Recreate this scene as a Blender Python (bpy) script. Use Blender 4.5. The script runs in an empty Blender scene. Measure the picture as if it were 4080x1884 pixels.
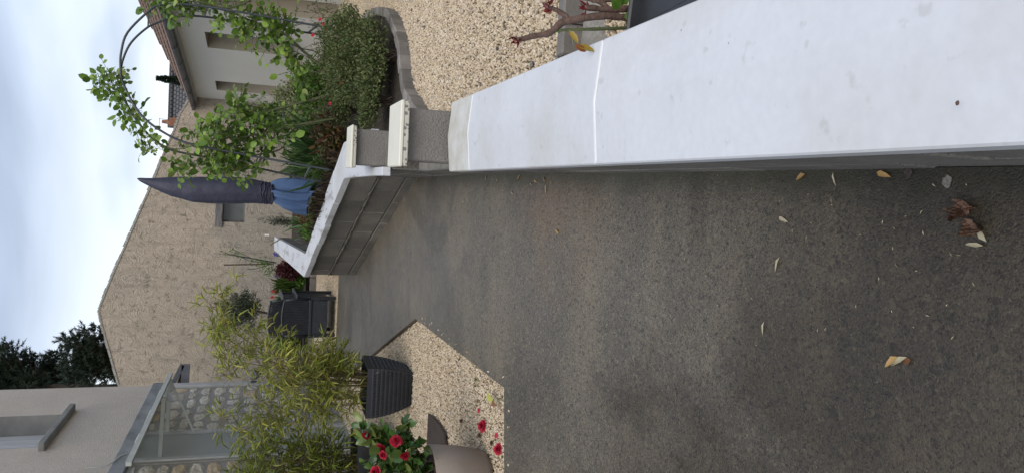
import bpy, bmesh, math, random
import numpy as np
from mathutils import Vector, Matrix
random.seed(7); rng = np.random.default_rng(7)
D = bpy.data
scene = bpy.context.scene
col = scene.collection
R = math.radians

# ------------------------------------------------------------------ camera
FPX, CX, CY, HC = 3000., 942., 2040., 1.31       # phone lens, in pixels of the 4080 px side; lens height
PITCH, ROLL = R(18.14), R(1.85)
_rt = np.array([1., 0, 0]); _up = np.array([0, math.sin(PITCH), math.cos(PITCH)])
FW = np.array([0, math.cos(PITCH), -math.sin(PITCH)])
RT = math.cos(ROLL)*_rt + math.sin(ROLL)*_up
UP = -math.sin(ROLL)*_rt + math.cos(ROLL)*_up
CP = np.array([0, 0, HC])
cd = D.cameras.new('camera'); cam = D.objects.new('camera', cd); col.objects.link(cam)
cd.sensor_width = 36; cd.lens = 36*FPX/4080; cd.clip_end = 2000; cd.clip_start = 0.05
# the phone was held upright and the picture is stored lying on its side
xa, ya, za = -UP, RT, -FW
cam.matrix_world = Matrix(((xa[0], ya[0], za[0], 0), (xa[1], ya[1], za[1], 0), (xa[2], ya[2], za[2], HC), (0, 0, 0, 1)))
scene.camera = cam

# ------------------------------------------------------------------ world, sun, exposure
SUN_EL, SUN_AZ = R(52), R(-176)
w = D.worlds.new('World'); scene.world = w; w.use_nodes = True
nt = w.node_tree; nt.nodes.clear()
def N(tree, t, **kw):
    n = tree.nodes.new(t)
    for k, v in kw.items(): setattr(n, k, v)
    return n
out = N(nt, 'ShaderNodeOutputWorld'); add = N(nt, 'ShaderNodeAddShader')
bg1 = N(nt, 'ShaderNodeBackground'); bg2 = N(nt, 'ShaderNodeBackground')
sky = N(nt, 'ShaderNodeTexSky', sky_type='NISHITA', sun_disc=False)
sky.sun_elevation = SUN_EL; sky.sun_rotation = SUN_AZ
sky.air_density = 1; sky.dust_density = 3
nt.links.new(sky.outputs[0], bg1.inputs[0]); bg1.inputs[1].default_value = .05
tc = N(nt, 'ShaderNodeTexCoord'); sep = N(nt, 'ShaderNodeSeparateXYZ'); nt.links.new(tc.outputs['Generated'], sep.inputs[0])
mp = N(nt, 'ShaderNodeMapping'); mp.inputs['Scale'].default_value = (1.2, 1.2, 4.2); mp.inputs['Location'].default_value = (.35, .6, .12)
nt.links.new(tc.outputs['Generated'], mp.inputs[0])
ns = N(nt, 'ShaderNodeTexNoise'); ns.inputs['Scale'].default_value = 1.9; ns.inputs['Detail'].default_value = 5; ns.inputs['Roughness'].default_value = .45
ns.inputs['Distortion'].default_value = .3
nt.links.new(mp.outputs[0], ns.inputs['Vector'])
cr = N(nt, 'ShaderNodeValToRGB'); nt.links.new(ns.outputs[0], cr.inputs[0])
e = cr.color_ramp.elements; e[0].position = .32; e[0].color = (.33, .375, .46, 1); e[1].position = .68; e[1].color = (.78, .86, .97, 1)
m_ = e.new(.5); m_.color = (.52, .585, .70, 1)
el = N(nt, 'ShaderNodeMapRange'); el.inputs[1].default_value = .27; el.inputs[2].default_value = .12; nt.links.new(sep.outputs[2], el.inputs[0])
n2 = N(nt, 'ShaderNodeTexNoise'); n2.inputs['Scale'].default_value = 2.3; n2.inputs['Detail'].default_value = 3; nt.links.new(mp.outputs[0], n2.inputs['Vector'])
r2 = N(nt, 'ShaderNodeMapRange'); r2.inputs[1].default_value = .34; r2.inputs[2].default_value = .54; nt.links.new(n2.outputs[0], r2.inputs[0])
ml = N(nt, 'ShaderNodeMath', operation='MULTIPLY'); nt.links.new(el.outputs[0], ml.inputs[0]); nt.links.new(r2.outputs[0], ml.inputs[1])
mx = N(nt, 'ShaderNodeMixRGB'); nt.links.new(ml.outputs[0], mx.inputs[0]); nt.links.new(cr.outputs[0], mx.inputs[1]); mx.inputs[2].default_value = (1.0, 1.03, 1.06, 1)
nt.links.new(mx.outputs[0], bg2.inputs[0]); bg2.inputs[1].default_value = .82
nt.links.new(bg1.outputs[0], add.inputs[0]); nt.links.new(bg2.outputs[0], add.inputs[1]); nt.links.new(add.outputs[0], out.inputs[0])
sl = D.lights.new('sun', 'SUN'); sl.energy = 1.5; sl.angle = R(40); sl.color = (1, .93, .82)
so = D.objects.new('sun', sl); col.objects.link(so)
so.rotation_euler = (R(90)-SUN_EL, 0, -SUN_AZ)
sd = Vector((math.cos(SUN_EL)*math.sin(SUN_AZ), math.cos(SUN_EL)*math.cos(SUN_AZ), math.sin(SUN_EL)))
so.rotation_euler = (-sd).to_track_quat('-Z', 'Y').to_euler()
vs = scene.view_settings; vs.view_transform = 'Standard'; vs.look = 'None'; vs.exposure = .22; vs.gamma = 1; vs.use_curve_mapping = False

# ------------------------------------------------------------------ point helpers (real distances, read off the photo)
def ray(u, v): return FW + RT*(u-CX)/FPX - UP*(v-CY)/FPX
def onz(u, v, z): d = ray(u, v); return CP + d*(z-HC)/d[2]
def ong(u, v, s=.05, z0=0.): d = ray(u, v); return CP + d*(z0-HC)/(d[2]-s*d[1])
def aty(u, v, y): d = ray(u, v); return CP + d*y/d[1]
def onvp(u, v, A, az):
    a = R(az); n = np.array([math.cos(a), -math.sin(a), 0]); d = ray(u, v)
    return CP + d*(((np.array([A[0], A[1], 0])-CP)@n)/(d@n))
def gz(y): return .05*y

# ------------------------------------------------------------------ object helpers
def tag(o, label=None, cat=None, group=None, kind=None):
    if label: o['label'] = label
    if cat: o['category'] = cat
    if group: o['group'] = group
    if kind: o['kind'] = kind
    return o
def thing(name, label, cat, loc, group=None, rz=0):
    o = D.objects.new(name, None); col.objects.link(o); o.location = loc; o.rotation_euler = (0, 0, rz)
    o.empty_display_size = .1
    return tag(o, label, cat, group)
def wloc(o):
    p = Vector((0, 0, 0))
    while o is not None: p = p + o.location; o = o.parent
    return p
def obj(name, verts, faces, mat, parent=None, loc=None, local=False, smooth=False, bevel=0, sharp=None):
    verts = np.asarray(verts, float)
    if parent is not None and not local: off = np.array(wloc(parent))
    elif parent is None and loc is not None and not local: off = np.array(loc)
    else: off = np.zeros(3)
    me = D.meshes.new(name)
    me.from_pydata((verts-off).tolist(), [], [list(map(int, f)) for f in faces]); me.update()
    if bevel:
        bm = bmesh.new(); bm.from_mesh(me); bmesh.ops.remove_doubles(bm, verts=bm.verts, dist=1e-5)
        bmesh.ops.bevel(bm, geom=[e for e in bm.edges if len(e.link_faces) == 2 and e.calc_face_angle(0) > .3], offset=bevel, segments=1, affect='EDGES')
        bm.to_mesh(me); bm.free()
    if mat: me.materials.append(mat)
    if smooth: me.shade_smooth()
    o = D.objects.new(name, me); col.objects.link(o)
    if parent is not None: o.parent = parent
    elif loc is not None: o.location = loc
    return o
def copy_tree(o, parent=None):
    c = o.copy(); col.objects.link(c); c.parent = parent
    for ch in o.children: copy_tree(ch, c)
    return c
def place(name, me, parent, pos, X, Z, scale=(1, 1, 1)):
    """one object of a shared mesh; pos is a world point, X long axis, Z up axis"""
    X = Vector(X).normalized(); Z = Vector(Z); Y = Z.cross(X)
    if Y.length < 1e-4: Y = Vector((0.3, 1, 0)).cross(X)
    Y.normalize(); Z = X.cross(Y)
    o = D.objects.new(name, me); col.objects.link(o)
    if parent is not None: o.parent = parent; pos = Vector(pos)-wloc(parent)
    m = Matrix((X, Y, Z)).transposed().to_4x4(); m.translation = Vector(pos)
    o.matrix_local = m @ Matrix.Diagonal((*scale, 1))
    return o

class G:
    def __init__(s): s.v = []; s.f = []; s.n = 0
    def add(s, v, f):
        v = np.asarray(v, float).reshape(-1, 3); s.v.append(v)
        s.f += [tuple(i+s.n for i in q) for q in f]; s.n += len(v); return s
    def hexa(s, a):   # 8 corners: bottom 4 ccw, top 4 ccw
        return s.add(a, [(3, 2, 1, 0), (4, 5, 6, 7), (0, 1, 5, 4), (1, 2, 6, 5), (2, 3, 7, 6), (3, 0, 4, 7)])
    def box(s, x0, x1, y0, y1, z0, z1):
        return s.hexa([(x0, y0, z0), (x1, y0, z0), (x1, y1, z0), (x0, y1, z0), (x0, y0, z1), (x1, y0, z1), (x1, y1, z1), (x0, y1, z1)])
    def prism(s, poly, d):
        n = len(poly); p = np.asarray(poly, float); d = np.asarray(d, float)
        return s.add(np.vstack([p, p+d]), [tuple(range(n))[::-1], tuple(range(n, 2*n))]+[(i, (i+1) % n, n+(i+1) % n, n+i) for i in range(n)])
    def tube(s, pts, r, k=6, cap=True):
        pts = np.asarray(pts, float); m = len(pts)
        r = np.full(m, r) if np.isscalar(r) else np.asarray(r, float)
        t = np.gradient(pts, axis=0); t /= np.linalg.norm(t, axis=1)[:, None]+1e-9
        ref = np.array([0, 0, 1.]) if abs(t[0][2]) < .9 else np.array([1., 0, 0])
        V = []
        for i in range(m):
            a = np.cross(t[i], ref); a /= np.linalg.norm(a)+1e-9; b = np.cross(t[i], a); ref = np.cross(a, t[i])
            for j in range(k):
                q = 2*math.pi*j/k; V.append(pts[i]+r[i]*(a*math.cos(q)+b*math.sin(q)))
        F = [(i*k+j, i*k+(j+1) % k, (i+1)*k+(j+1) % k, (i+1)*k+j) for i in range(m-1) for j in range(k)]
        if cap: F += [tuple(range(k))[::-1], tuple((m-1)*k+j for j in range(k))]
        return s.add(V, F)
    def out(s, name, mat, parent=None, **kw):
        return obj(name, np.vstack(s.v), s.f, mat, parent, **kw)
def rail(a, b, wx, wz):    # straight bar with rectangular section
    a = np.array(a, float); b = np.array(b, float); t = b-a; t /= np.linalg.norm(t)
    s_ = np.cross(t, [0, 0, 1.]); s_ = s_/np.linalg.norm(s_) if np.linalg.norm(s_) > 1e-3 else np.array([1., 0, 0]); u_ = np.cross(s_, t)
    c = [p+s_*wx/2*i+u_*wz/2*j for p in (a, b) for i, j in ((-1, -1), (1, -1), (1, 1), (-1, 1))]
    return G().add(c, [(3, 2, 1, 0), (4, 5, 6, 7), (0, 1, 5, 4), (1, 2, 6, 5), (2, 3, 7, 6), (3, 0, 4, 7)])
def spline(pts, n=6):
    P = np.asarray(pts, float); P = np.vstack([2*P[0]-P[1], P, 2*P[-1]-P[-2]]); o_ = []
    for i in range(1, len(P)-2):
        for t in np.linspace(0, 1, n, endpoint=False):
            a, b, c, d = P[i-1:i+3]
            o_.append(.5*((2*b)+(-a+c)*t+(2*a-5*b+4*c-d)*t*t+(-a+3*b-3*c+d)*t**3))
    o_.append(P[-2]); return np.array(o_)

# ------------------------------------------------------------------ materials
def mat(name, stops, scale=4, detail=5, rough=.8, bump=.3, bscale=60, bdist=.004, rvar=0, distort=0, stretch=(1, 1, 1), spec=.5, metal=0, fine=None, objvar=0, island=0):
    m = D.materials.new(name); m.use_nodes = True; t = m.node_tree; p = t.nodes['Principled BSDF']; L = t.links.new
    tc = N(t, 'ShaderNodeTexCoord'); mp = N(t, 'ShaderNodeMapping'); mp.inputs['Scale'].default_value = stretch; L(tc.outputs['Object'], mp.inputs[0])
    n = N(t, 'ShaderNodeTexNoise'); n.inputs['Scale'].default_value = scale; n.inputs['Detail'].default_value = detail; n.inputs['Distortion'].default_value = distort
    n.inputs['Roughness'].default_value = .6; L(mp.outputs[0], n.inputs['Vector'])
    r = N(t, 'ShaderNodeValToRGB'); L(n.outputs[0], r.inputs[0]); el = r.color_ramp.elements
    for i, (pos, c) in enumerate(stops):
        q = el[i] if i < 2 else el.new(pos)
        q.position = pos; q.color = (*c, 1)
    c_out = r.outputs[0]
    if fine:   # (scale, amount): fine value speckle
        v = N(t, 'ShaderNodeTexNoise'); v.inputs['Scale'].default_value = fine[0]; v.inputs['Detail'].default_value = 3; L(tc.outputs['Object'], v.inputs['Vector'])
        mr = N(t, 'ShaderNodeMapRange'); mr.inputs[1].default_value = .25; mr.inputs[2].default_value = .75; mr.inputs[3].default_value = 1-fine[1]; mr.inputs[4].default_value = 1+fine[1]; L(v.outputs[0], mr.inputs[0])
        x = N(t, 'ShaderNodeMixRGB', blend_type='MULTIPLY'); x.inputs[0].default_value = 1; L(c_out, x.inputs[1]); L(mr.outputs[0], x.inputs[2]); c_out = x.outputs[0]
    if objvar or island:
        oi = N(t, 'ShaderNodeObjectInfo'); ge = N(t, 'ShaderNodeNewGeometry')
        a = N(t, 'ShaderNodeMath', operation='ADD'); L(oi.outputs['Random'], a.inputs[0])
        if island: L(ge.outputs['Random Per Island'], a.inputs[1])
        else: a.inputs[1].default_value = 0
        f = N(t, 'ShaderNodeMath', operation='FRACT'); L(a.outputs[0], f.inputs[0])
        mr = N(t, 'ShaderNodeMapRange'); k = objvar or island; mr.inputs[3].default_value = 1-k; mr.inputs[4].default_value = 1+k; L(f.outputs[0], mr.inputs[0])
        x = N(t, 'ShaderNodeMixRGB', blend_type='MULTIPLY'); x.inputs[0].default_value = 1; L(c_out, x.inputs[1]); L(mr.outputs[0], x.inputs[2]); c_out = x.outputs[0]
    L(c_out, p.inputs['Base Color'])
    p.inputs['Roughness'].default_value = rough; p.inputs['Metallic'].default_value = metal; p.inputs['Specular IOR Level'].default_value = spec
    if rvar:
        mr = N(t, 'ShaderNodeMapRange'); mr.inputs[1].default_value = .35; mr.inputs[2].default_value = .65; mr.inputs[3].default_value = rough-rvar; mr.inputs[4].default_value = rough+rvar
        L(n.outputs[0], mr.inputs[0]); L(mr.outputs[0], p.inputs['Roughness'])
    if bump:
        b = N(t, 'ShaderNodeTexNoise'); b.inputs['Scale'].default_value = bscale; b.inputs['Detail'].default_value = 4; L(mp.outputs[0], b.inputs['Vector'])
        bp = N(t, 'ShaderNodeBump'); bp.inputs['Strength'].default_value = bump; bp.inputs['Distance'].default_value = bdist; L(b.outputs[0], bp.inputs['Height']); L(bp.outputs[0], p.inputs['Normal'])
    return m
def leafmat(name, cols, rough=.45, trans=.25, dead=None):
    m = D.materials.new(name); m.use_nodes = True; t = m.node_tree; p = t.nodes['Principled BSDF']; L = t.links.new; o_ = t.nodes['Material Output']
    oi = N(t, 'ShaderNodeObjectInfo'); ge = N(t, 'ShaderNodeNewGeometry'); a = N(t, 'ShaderNodeMath', operation='ADD'); f = N(t, 'ShaderNodeMath', operation='FRACT')
    L(oi.outputs['Random'], a.inputs[0]); L(ge.outputs['Random Per Island'], a.inputs[1]); L(a.outputs[0], f.inputs[0])
    r = N(t, 'ShaderNodeValToRGB'); L(f.outputs[0], r.inputs[0]); el = r.color_ramp.elements
    for i, c in enumerate(cols):
        pos = i/max(1, len(cols)-1); q = el[0] if i == 0 else (el[-1] if i == len(cols)-1 else el.new(pos)); q.position = pos; q.color = (*c, 1)
    L(r.outputs[0], p.inputs['Base Color']); p.inputs['Roughness'].default_value = rough; p.inputs['Specular IOR Level'].default_value = .4
    tr = N(t, 'ShaderNodeBsdfTranslucent'); L(r.outputs[0], tr.inputs[0]); mx = N(t, 'ShaderNodeMixShader'); mx.inputs[0].default_value = trans
    L(p.outputs[0], mx.inputs[1]); L(tr.outputs[0], mx.inputs[2]); L(mx.outputs[0], o_.inputs[0])
    return m

def mix_tool(t):
    L = t.links.new
    def mixc(f, a, b, mode='MIX'):
        x = N(t, 'ShaderNodeMixRGB', blend_type=mode)
        for i, q in ((0, f), (1, a), (2, b)):
            if hasattr(q, 'is_linked') or hasattr(q, 'links'): L(q, x.inputs[i])
            else: x.inputs[i].default_value = q if i == 0 else (*q, 1)
        return x.outputs[0]
    def noise(vec, s, d=4, r=.6, dist=0):
        n = N(t, 'ShaderNodeTexNoise'); n.inputs['Scale'].default_value = s; n.inputs['Detail'].default_value = d; n.inputs['Roughness'].default_value = r; n.inputs['Distortion'].default_value = dist
        L(vec, n.inputs['Vector']); return n.outputs[0]
    def rng_(x, a, b, c=0, d=1):
        n = N(t, 'ShaderNodeMapRange'); 
        for i, q in enumerate((a, b, c, d)): n.inputs[i+1].default_value = q
        L(x, n.inputs[0]); return n.outputs[0]
    return mixc, noise, rng_

def concrete_drive():
    m = D.materials.new('wet_aggregate_concrete'); m.use_nodes = True; t = m.node_tree; p = t.nodes['Principled BSDF']; L = t.links.new
    mixc, noise, mr = mix_tool(t)
    tc = N(t, 'ShaderNodeTexCoord').outputs['Object']
    # long faint trowel and run-off streaks across the drive, plus broad damp blotches
    mp = N(t, 'ShaderNodeMapping'); mp.inputs['Scale'].default_value = (.45, 1.6, 1); L(tc, mp.inputs[0])
    big = noise(mp.outputs[0], 1.1, 5, .6, .5); mid = noise(tc, 3.2, 6, .65, .4)
    c = mixc(mr(big, .40, .60), (.076, .072, .064), (.126, .112, .091))
    c = mixc(mr(mid, .35, .7), c, (.096, .090, .080))
    # rusty wash where the wall drips
    c = mixc(mr(noise(tc, .9, 6, .7, 1.2), .50, .62, 0, .6), c, (.056, .054, .051))
    vm = N(t, 'ShaderNodeVectorMath', operation='DISTANCE'); L(tc, vm.inputs[0]); vm.inputs[1].default_value = (.22, 3.0, .15)
    wob = N(t, 'ShaderNodeMath', operation='MULTIPLY_ADD'); L(noise(tc, 6, 4), wob.inputs[0]); wob.inputs[1].default_value = .8; L(vm.outputs['Value'], wob.inputs[2])
    c = mixc(mr(wob.outputs[0], .95, .5, 0, .6), c, (.13, .095, .068))
    # exposed grains
    vo = N(t, 'ShaderNodeTexVoronoi'); vo.inputs['Scale'].default_value = 230; L(tc, vo.inputs['Vector'])
    gr = N(t, 'ShaderNodeSeparateColor'); L(vo.outputs['Color'], gr.inputs[0])
    c = mixc(mr(gr.outputs[0], 0, 1, .0, .75), c, mixc(1.0, c, (2.0, 1.85, 1.55), 'MULTIPLY'))
    c = mixc(mr(gr.outputs[1], .96, 1, 0, .6), c, (.28, .25, .20))
    c = mixc(mr(gr.outputs[2], .75, 1, 0, .7), c, (.018, .018, .017))
    v2 = N(t, 'ShaderNodeTexVoronoi'); v2.inputs['Scale'].default_value = 95; L(tc, v2.inputs['Vector']); g2 = N(t, 'ShaderNodeSeparateColor'); L(v2.outputs['Color'], g2.inputs[0])
    c = mixc(mr(g2.outputs[0], .90, .96, 0, .5), c, (.21, .185, .14)); c = mixc(mr(g2.outputs[1], .90, .96, 0, .5), c, (.03, .028, .026))
    # moss and dirt gathered along the wall foot
    sx_ = N(t, 'ShaderNodeSeparateXYZ'); L(tc, sx_.inputs[0]); m1_ = N(t, 'ShaderNodeMath', operation='MULTIPLY_ADD'); L(sx_.outputs[1], m1_.inputs[0]); m1_.inputs[1].default_value = -.061; L(sx_.outputs[0], m1_.inputs[2])
    m2_ = N(t, 'ShaderNodeMath', operation='MULTIPLY_ADD'); L(noise(tc, 7, 6, .7, .8), m2_.inputs[0]); m2_.inputs[1].default_value = .16; L(m1_.outputs[0], m2_.inputs[2])
    c = mixc(mr(m2_.outputs[0], .085, .155, 0, .7), c, (.045, .048, .026))
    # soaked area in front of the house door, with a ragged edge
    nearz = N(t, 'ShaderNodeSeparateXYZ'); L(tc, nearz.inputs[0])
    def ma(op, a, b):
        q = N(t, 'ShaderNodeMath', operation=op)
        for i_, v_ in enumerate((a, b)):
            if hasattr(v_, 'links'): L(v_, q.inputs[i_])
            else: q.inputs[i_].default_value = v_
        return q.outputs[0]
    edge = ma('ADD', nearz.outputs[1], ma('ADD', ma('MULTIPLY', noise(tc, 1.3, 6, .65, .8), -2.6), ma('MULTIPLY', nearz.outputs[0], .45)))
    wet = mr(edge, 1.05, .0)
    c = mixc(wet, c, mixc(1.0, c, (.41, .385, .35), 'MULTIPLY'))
    L(c, p.inputs['Base Color'])
    L(mr(ma('SUBTRACT', mixc(.5, mid, big), ma('MULTIPLY', wet, .06)), .40, .60, .30, .60), p.inputs['Roughness'])
    p.inputs['Specular IOR Level'].default_value = .5
    ad = N(t, 'ShaderNodeMath', operation='MULTIPLY_ADD'); L(vo.outputs['Distance'], ad.inputs[0]); ad.inputs[1].default_value = -.6; L(noise(tc, 240, 4), ad.inputs[2])
    b = N(t, 'ShaderNodeBump'); b.inputs['Strength'].default_value = .55; b.inputs['Distance'].default_value = .003; L(ad.outputs[0], b.inputs['Height']); L(b.outputs[0], p.inputs['Normal'])
    return m
def rough_render(name, c1, c2, dark, stroke=7., amp=.035, topz=None):
    """thrown render with curled trowel strokes"""
    m = D.materials.new(name); m.use_nodes = True; t = m.node_tree; p = t.nodes['Principled BSDF']; L = t.links.new
    mixc, noise, mr = mix_tool(t)
    tc = N(t, 'ShaderNodeTexCoord').outputs['Object']
    wv = N(t, 'ShaderNodeVectorMath', operation='MULTIPLY_ADD'); nn = N(t, 'ShaderNodeTexNoise'); nn.inputs['Scale'].default_value = 2.2; L(tc, nn.inputs['Vector'])
    L(nn.outputs['Color'], wv.inputs[0]); wv.inputs[1].default_value = (.9, .9, .9); L(tc, wv.inputs[2])
    mp = N(t, 'ShaderNodeMapping'); mp.inputs['Scale'].default_value = (1.6, 1, .9); L(wv.outputs[0], mp.inputs[0])
    a = noise(mp.outputs[0], stroke, 3, .55, 1.6)
    ridge = N(t, 'ShaderNodeMath', operation='SUBTRACT'); L(a, ridge.inputs[0]); ridge.inputs[1].default_value = .5
    ab = N(t, 'ShaderNodeMath', operation='ABSOLUTE'); L(ridge.outputs[0], ab.inputs[0])
    crack = mr(ab.outputs[0], 0, .028, 1, 0); gate = mr(noise(tc, stroke*.6, 3), .53, .66)
    k = N(t, 'ShaderNodeMath', operation='MULTIPLY'); L(crack, k.inputs[0]); L(gate, k.inputs[1])
    c = mixc(mr(noise(tc, .7, 4), .35, .65), c1, c2)
    sz = N(t, 'ShaderNodeSeparateXYZ'); L(tc, sz.inputs[0]); lw = N(t, 'ShaderNodeMath', operation='MULTIPLY_ADD'); L(noise(tc, 1.1, 5, .65, .6), lw.inputs[0]); lw.inputs[1].default_value = 1.8; L(sz.outputs[2], lw.inputs[2])
    c = mixc(mr(lw.outputs[0], 2.5, 1.9, 0, .75), c, (.34, .315, .275))
    ms = N(t, 'ShaderNodeMapping'); ms.inputs['Scale'].default_value = (7, 1, .8); L(tc, ms.inputs[0]); c = mixc(mr(noise(ms.outputs[0], 1.6, 5, .7), .50, .72, 0, .4), c, dark)
    c = mixc(mr(noise(tc, 30, 4), .3, .7, 0, .2), c, dark)
    dk = N(t, 'ShaderNodeMath', operation='MULTIPLY'); L(k.outputs[0], dk.inputs[0]); dk.inputs[1].default_value = .6
    c = mixc(dk.outputs[0], c, dark)
    L(c, p.inputs['Base Color']); p.inputs['Roughness'].default_value = .95; p.inputs['Specular IOR Level'].default_value = .2
    h = N(t, 'ShaderNodeMath', operation='MULTIPLY_ADD'); L(k.outputs[0], h.inputs[0]); h.inputs[1].default_value = -1.; L(mr(a, .3, .7, 0, .7), h.inputs[2])
    h2 = N(t, 'ShaderNodeMath', operation='MULTIPLY_ADD'); L(noise(tc, 60, 4), h2.inputs[0]); h2.inputs[1].default_value = .25; L(h.outputs[0], h2.inputs[2])
    b = N(t, 'ShaderNodeBump'); b.inputs['Strength'].default_value = 1; b.inputs['Distance'].default_value = amp; L(h2.outputs[0], b.inputs['Height']); L(b.outputs[0], p.inputs['Normal'])
    return m
def tiles_mat(name, c1, c2, sx, sz):
    m = D.materials.new(name); m.use_nodes = True; t = m.node_tree; p = t.nodes['Principled BSDF']; L = t.links.new
    mixc, noise, mr = mix_tool(t); tc = N(t, 'ShaderNodeTexCoord').outputs['Object']
    mp = N(t, 'ShaderNodeMapping'); mp.inputs['Rotation'].default_value = (R(90), 0, 0); L(tc, mp.inputs[0])
    br = N(t, 'ShaderNodeTexBrick'); L(mp.outputs[0], br.inputs['Vector']); br.inputs['Color1'].default_value = (*c1, 1); br.inputs['Color2'].default_value = (*c2, 1); br.inputs['Mortar'].default_value = (.02, .02, .022, 1)
    br.inputs['Scale'].default_value = 1; br.inputs['Brick Width'].default_value = sx; br.inputs['Row Height'].default_value = sz; br.inputs['Mortar Size'].default_value = .02
    L(br.outputs[0], p.inputs['Base Color']); p.inputs['Roughness'].default_value = .8
    return m

M = {}
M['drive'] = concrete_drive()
M['gable'] = rough_render('thrown_render_beige', (.47, .40, .32), (.42, .365, .30), (.18, .155, .125), 13., .013)
M['pebbledash'] = mat('pebbledash_render', [(.35, (.54, .485, .42)), (.65, (.62, .56, .49))], 1.2, 5, .95, 1, 110, .012, fine=(120, .28))
M['cream'] = mat('cream_render', [(.3, (.68, .655, .57)), (.7, (.74, .715, .63))], .9, 4, .9, .35, 150, .003, fine=(90, .03))
M['tan'] = mat('tan_render', [(.3, (.43, .385, .30)), (.7, (.48, .43, .34))], 2, 4, .9, .3, 150, .003)  # cream render with recess shade put into its colour, for reveals and door
M['coping'] = mat('white_precast_coping', [(.30, (.50, .50, .49)), (.50, (.56, .58, .615)), (.7, (.60, .62, .66))], 2.2, 7, .55, .15, 90, .0015, rvar=.08, fine=(60, .035))
def grime(m, sc1, sc2):
    t = m.node_tree; p = t.nodes['Principled BSDF']; L = t.links.new; mixc, noise, mr = mix_tool(t)
    src = p.inputs['Base Color'].links[0].from_socket; tc = N(t, 'ShaderNodeTexCoord').outputs['Object']
    c = mixc(mr(noise(tc, sc1, 7, .7, .6), .58, .78, 0, .38), src, (.44, .41, .32))
    c = mixc(mr(noise(tc, sc2, 3, .5), .66, .72, 0, .28), c, (.30, .29, .26))
    c = mixc(mr(noise(tc, 5.5, 8, .75, 2.), .60, .72, 0, .10), c, (.38, .39, .40))
    vo = N(t, 'ShaderNodeTexVoronoi'); vo.inputs['Scale'].default_value = 13; L(tc, vo.inputs['Vector'])
    c = mixc(mr(vo.outputs['Distance'], .035, .02, 0, .7), c, (.16, .13, .11)); L(c, p.inputs['Base Color'])
grime(M['coping'], 1.5, 26)
M['copingdirty'] = mat('weathered_precast_coping', [(.35, (.46, .45, .39)), (.62, (.585, .59, .58))], 9, 7, .6, .2, 120, .002, fine=(60, .05))
M['copingfar'] = mat('streaked_precast_coping', [(.34, (.28, .28, .27)), (.46, (.56, .58, .62)), (.7, (.62, .64, .68))], 2.6, 6, .45, .15, 90, .0015, stretch=(3.5, .7, 1))
M['joint'] = mat('white_joint', [(.3, (.64, .65, .66)), (.7, (.70, .70, .70))], 8, 3, .7, .2, 90)
M['cap'] = mat('cream_cap_stone', [(.3, (.60, .585, .50)), (.7, (.68, .665, .58))], 5, 4, .6, .15, 120, .001)
M['block'] = mat('wet_grey_block', [(.3, (.115, .112, .104)), (.55, (.175, .167, .152)), (.72, (.24, .22, .19))], 2.6, 6, .75, .9, 95, .006, fine=(150, .25), objvar=.14)
M['blockdry'] = mat('dry_grey_block', [(.3, (.16, .15, .14)), (.7, (.235, .22, .205))], 3.5, 6, .9, 1, 130, .006, fine=(200, .22))
M['mortar'] = mat('rough_mortar', [(.3, (.12, .115, .10)), (.7, (.21, .195, .17))], 9, 6, .9, 1, 55, .012)
M['mortarpale'] = mat('pale_mortar', [(.3, (.35, .29, .22)), (.7, (.50, .44, .36))], 9, 6, .9, 1, 70, .008)
M['kerb'] = mat('grey_paver', [(.3, (.15, .14, .13)), (.7, (.25, .23, .21))], 7, 5, .75, .5, 120, .003, fine=(150, .12), objvar=.3)
M['haunch'] = mat('mortar_haunch', [(.3, (.17, .165, .15)), (.7, (.28, .27, .25))], 14, 6, .9, 1, 40, .02)
M['gravelbed'] = mat('gravel_base', [(.3, (.28, .225, .155)), (.7, (.44, .365, .26))], 90, 4, .95, 1, 120, .01)
M['soil'] = mat('dark_soil', [(.3, (.022, .017, .012)), (.7, (.055, .043, .030))], 22, 6, .95, 1, 45, .03)
M['earth'] = mat('field', [(.3, (.05, .055, .025)), (.7, (.09, .09, .045))], .3, 6, .95, .5, 5, .05)
M['slate'] = mat('dark_slab', [(.3, (.040, .030, .028)), (.7, (.066, .05, .046))], 12, 6, .6, .8, 60, .008)
M['blackpot'] = mat('black_plastic', [(.3, (.012, .013, .015)), (.7, (.020, .022, .026))], 8, 4, .38, .25, 120, .001, rvar=.08)
M['potbraid'] = mat('charcoal_resin', [(.3, (.022, .025, .031)), (.7, (.034, .038, .046))], 9, 4, .45, .2, 120, .001)
M['beigepot'] = mat('taupe_resin', [(.3, (.235, .195, .165)), (.7, (.275, .23, .195))], 5, 5, .6, .3, 150, .001, fine=(160, .05))
M['chair'] = mat('anthracite_wicker', [(.3, (.020, .023, .030)), (.7, (.034, .039, .048))], 12, 4, .42, .5, 160, .003)
M['navy'] = mat('navy_cover_fabric', [(.3, (.030, .033, .060)), (.7, (.043, .047, .080))], 4, 4, .62, .8, 11, .012)
M['blue'] = mat('blue_parasol_cloth', [(.3, (.050, .10, .22)), (.7, (.07, .13, .27))], 5, 4, .8, .25, 300, .001)
M['iron'] = mat('dark_green_grey_metal', [(.3, (.035, .043, .052)), (.7, (.055, .065, .078))], 8, 4, .4, .2, 60, .001, spec=.6)
M['zinc'] = mat('zinc', [(.3, (.11, .12, .14)), (.7, (.18, .19, .215))], 5, 4, .5, .2, 40, .001, metal=.4)
M['fascia'] = mat('pale_painted_board', [(.3, (.40, .40, .39)), (.7, (.48, .48, .47))], 5, 4, .6, .2, 40, .001)
M['tile'] = mat('terracotta_tile', [(.3, (.15, .09, .065)), (.5, (.24, .145, .105)), (.7, (.15, .12, .10))], 6, 5, .85, .5, 60, .004, objvar=.22)
M['greytile'] = tiles_mat('grey_flat_tiles', (.075, .078, .085), (.115, .115, .12), .13, .10)
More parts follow.
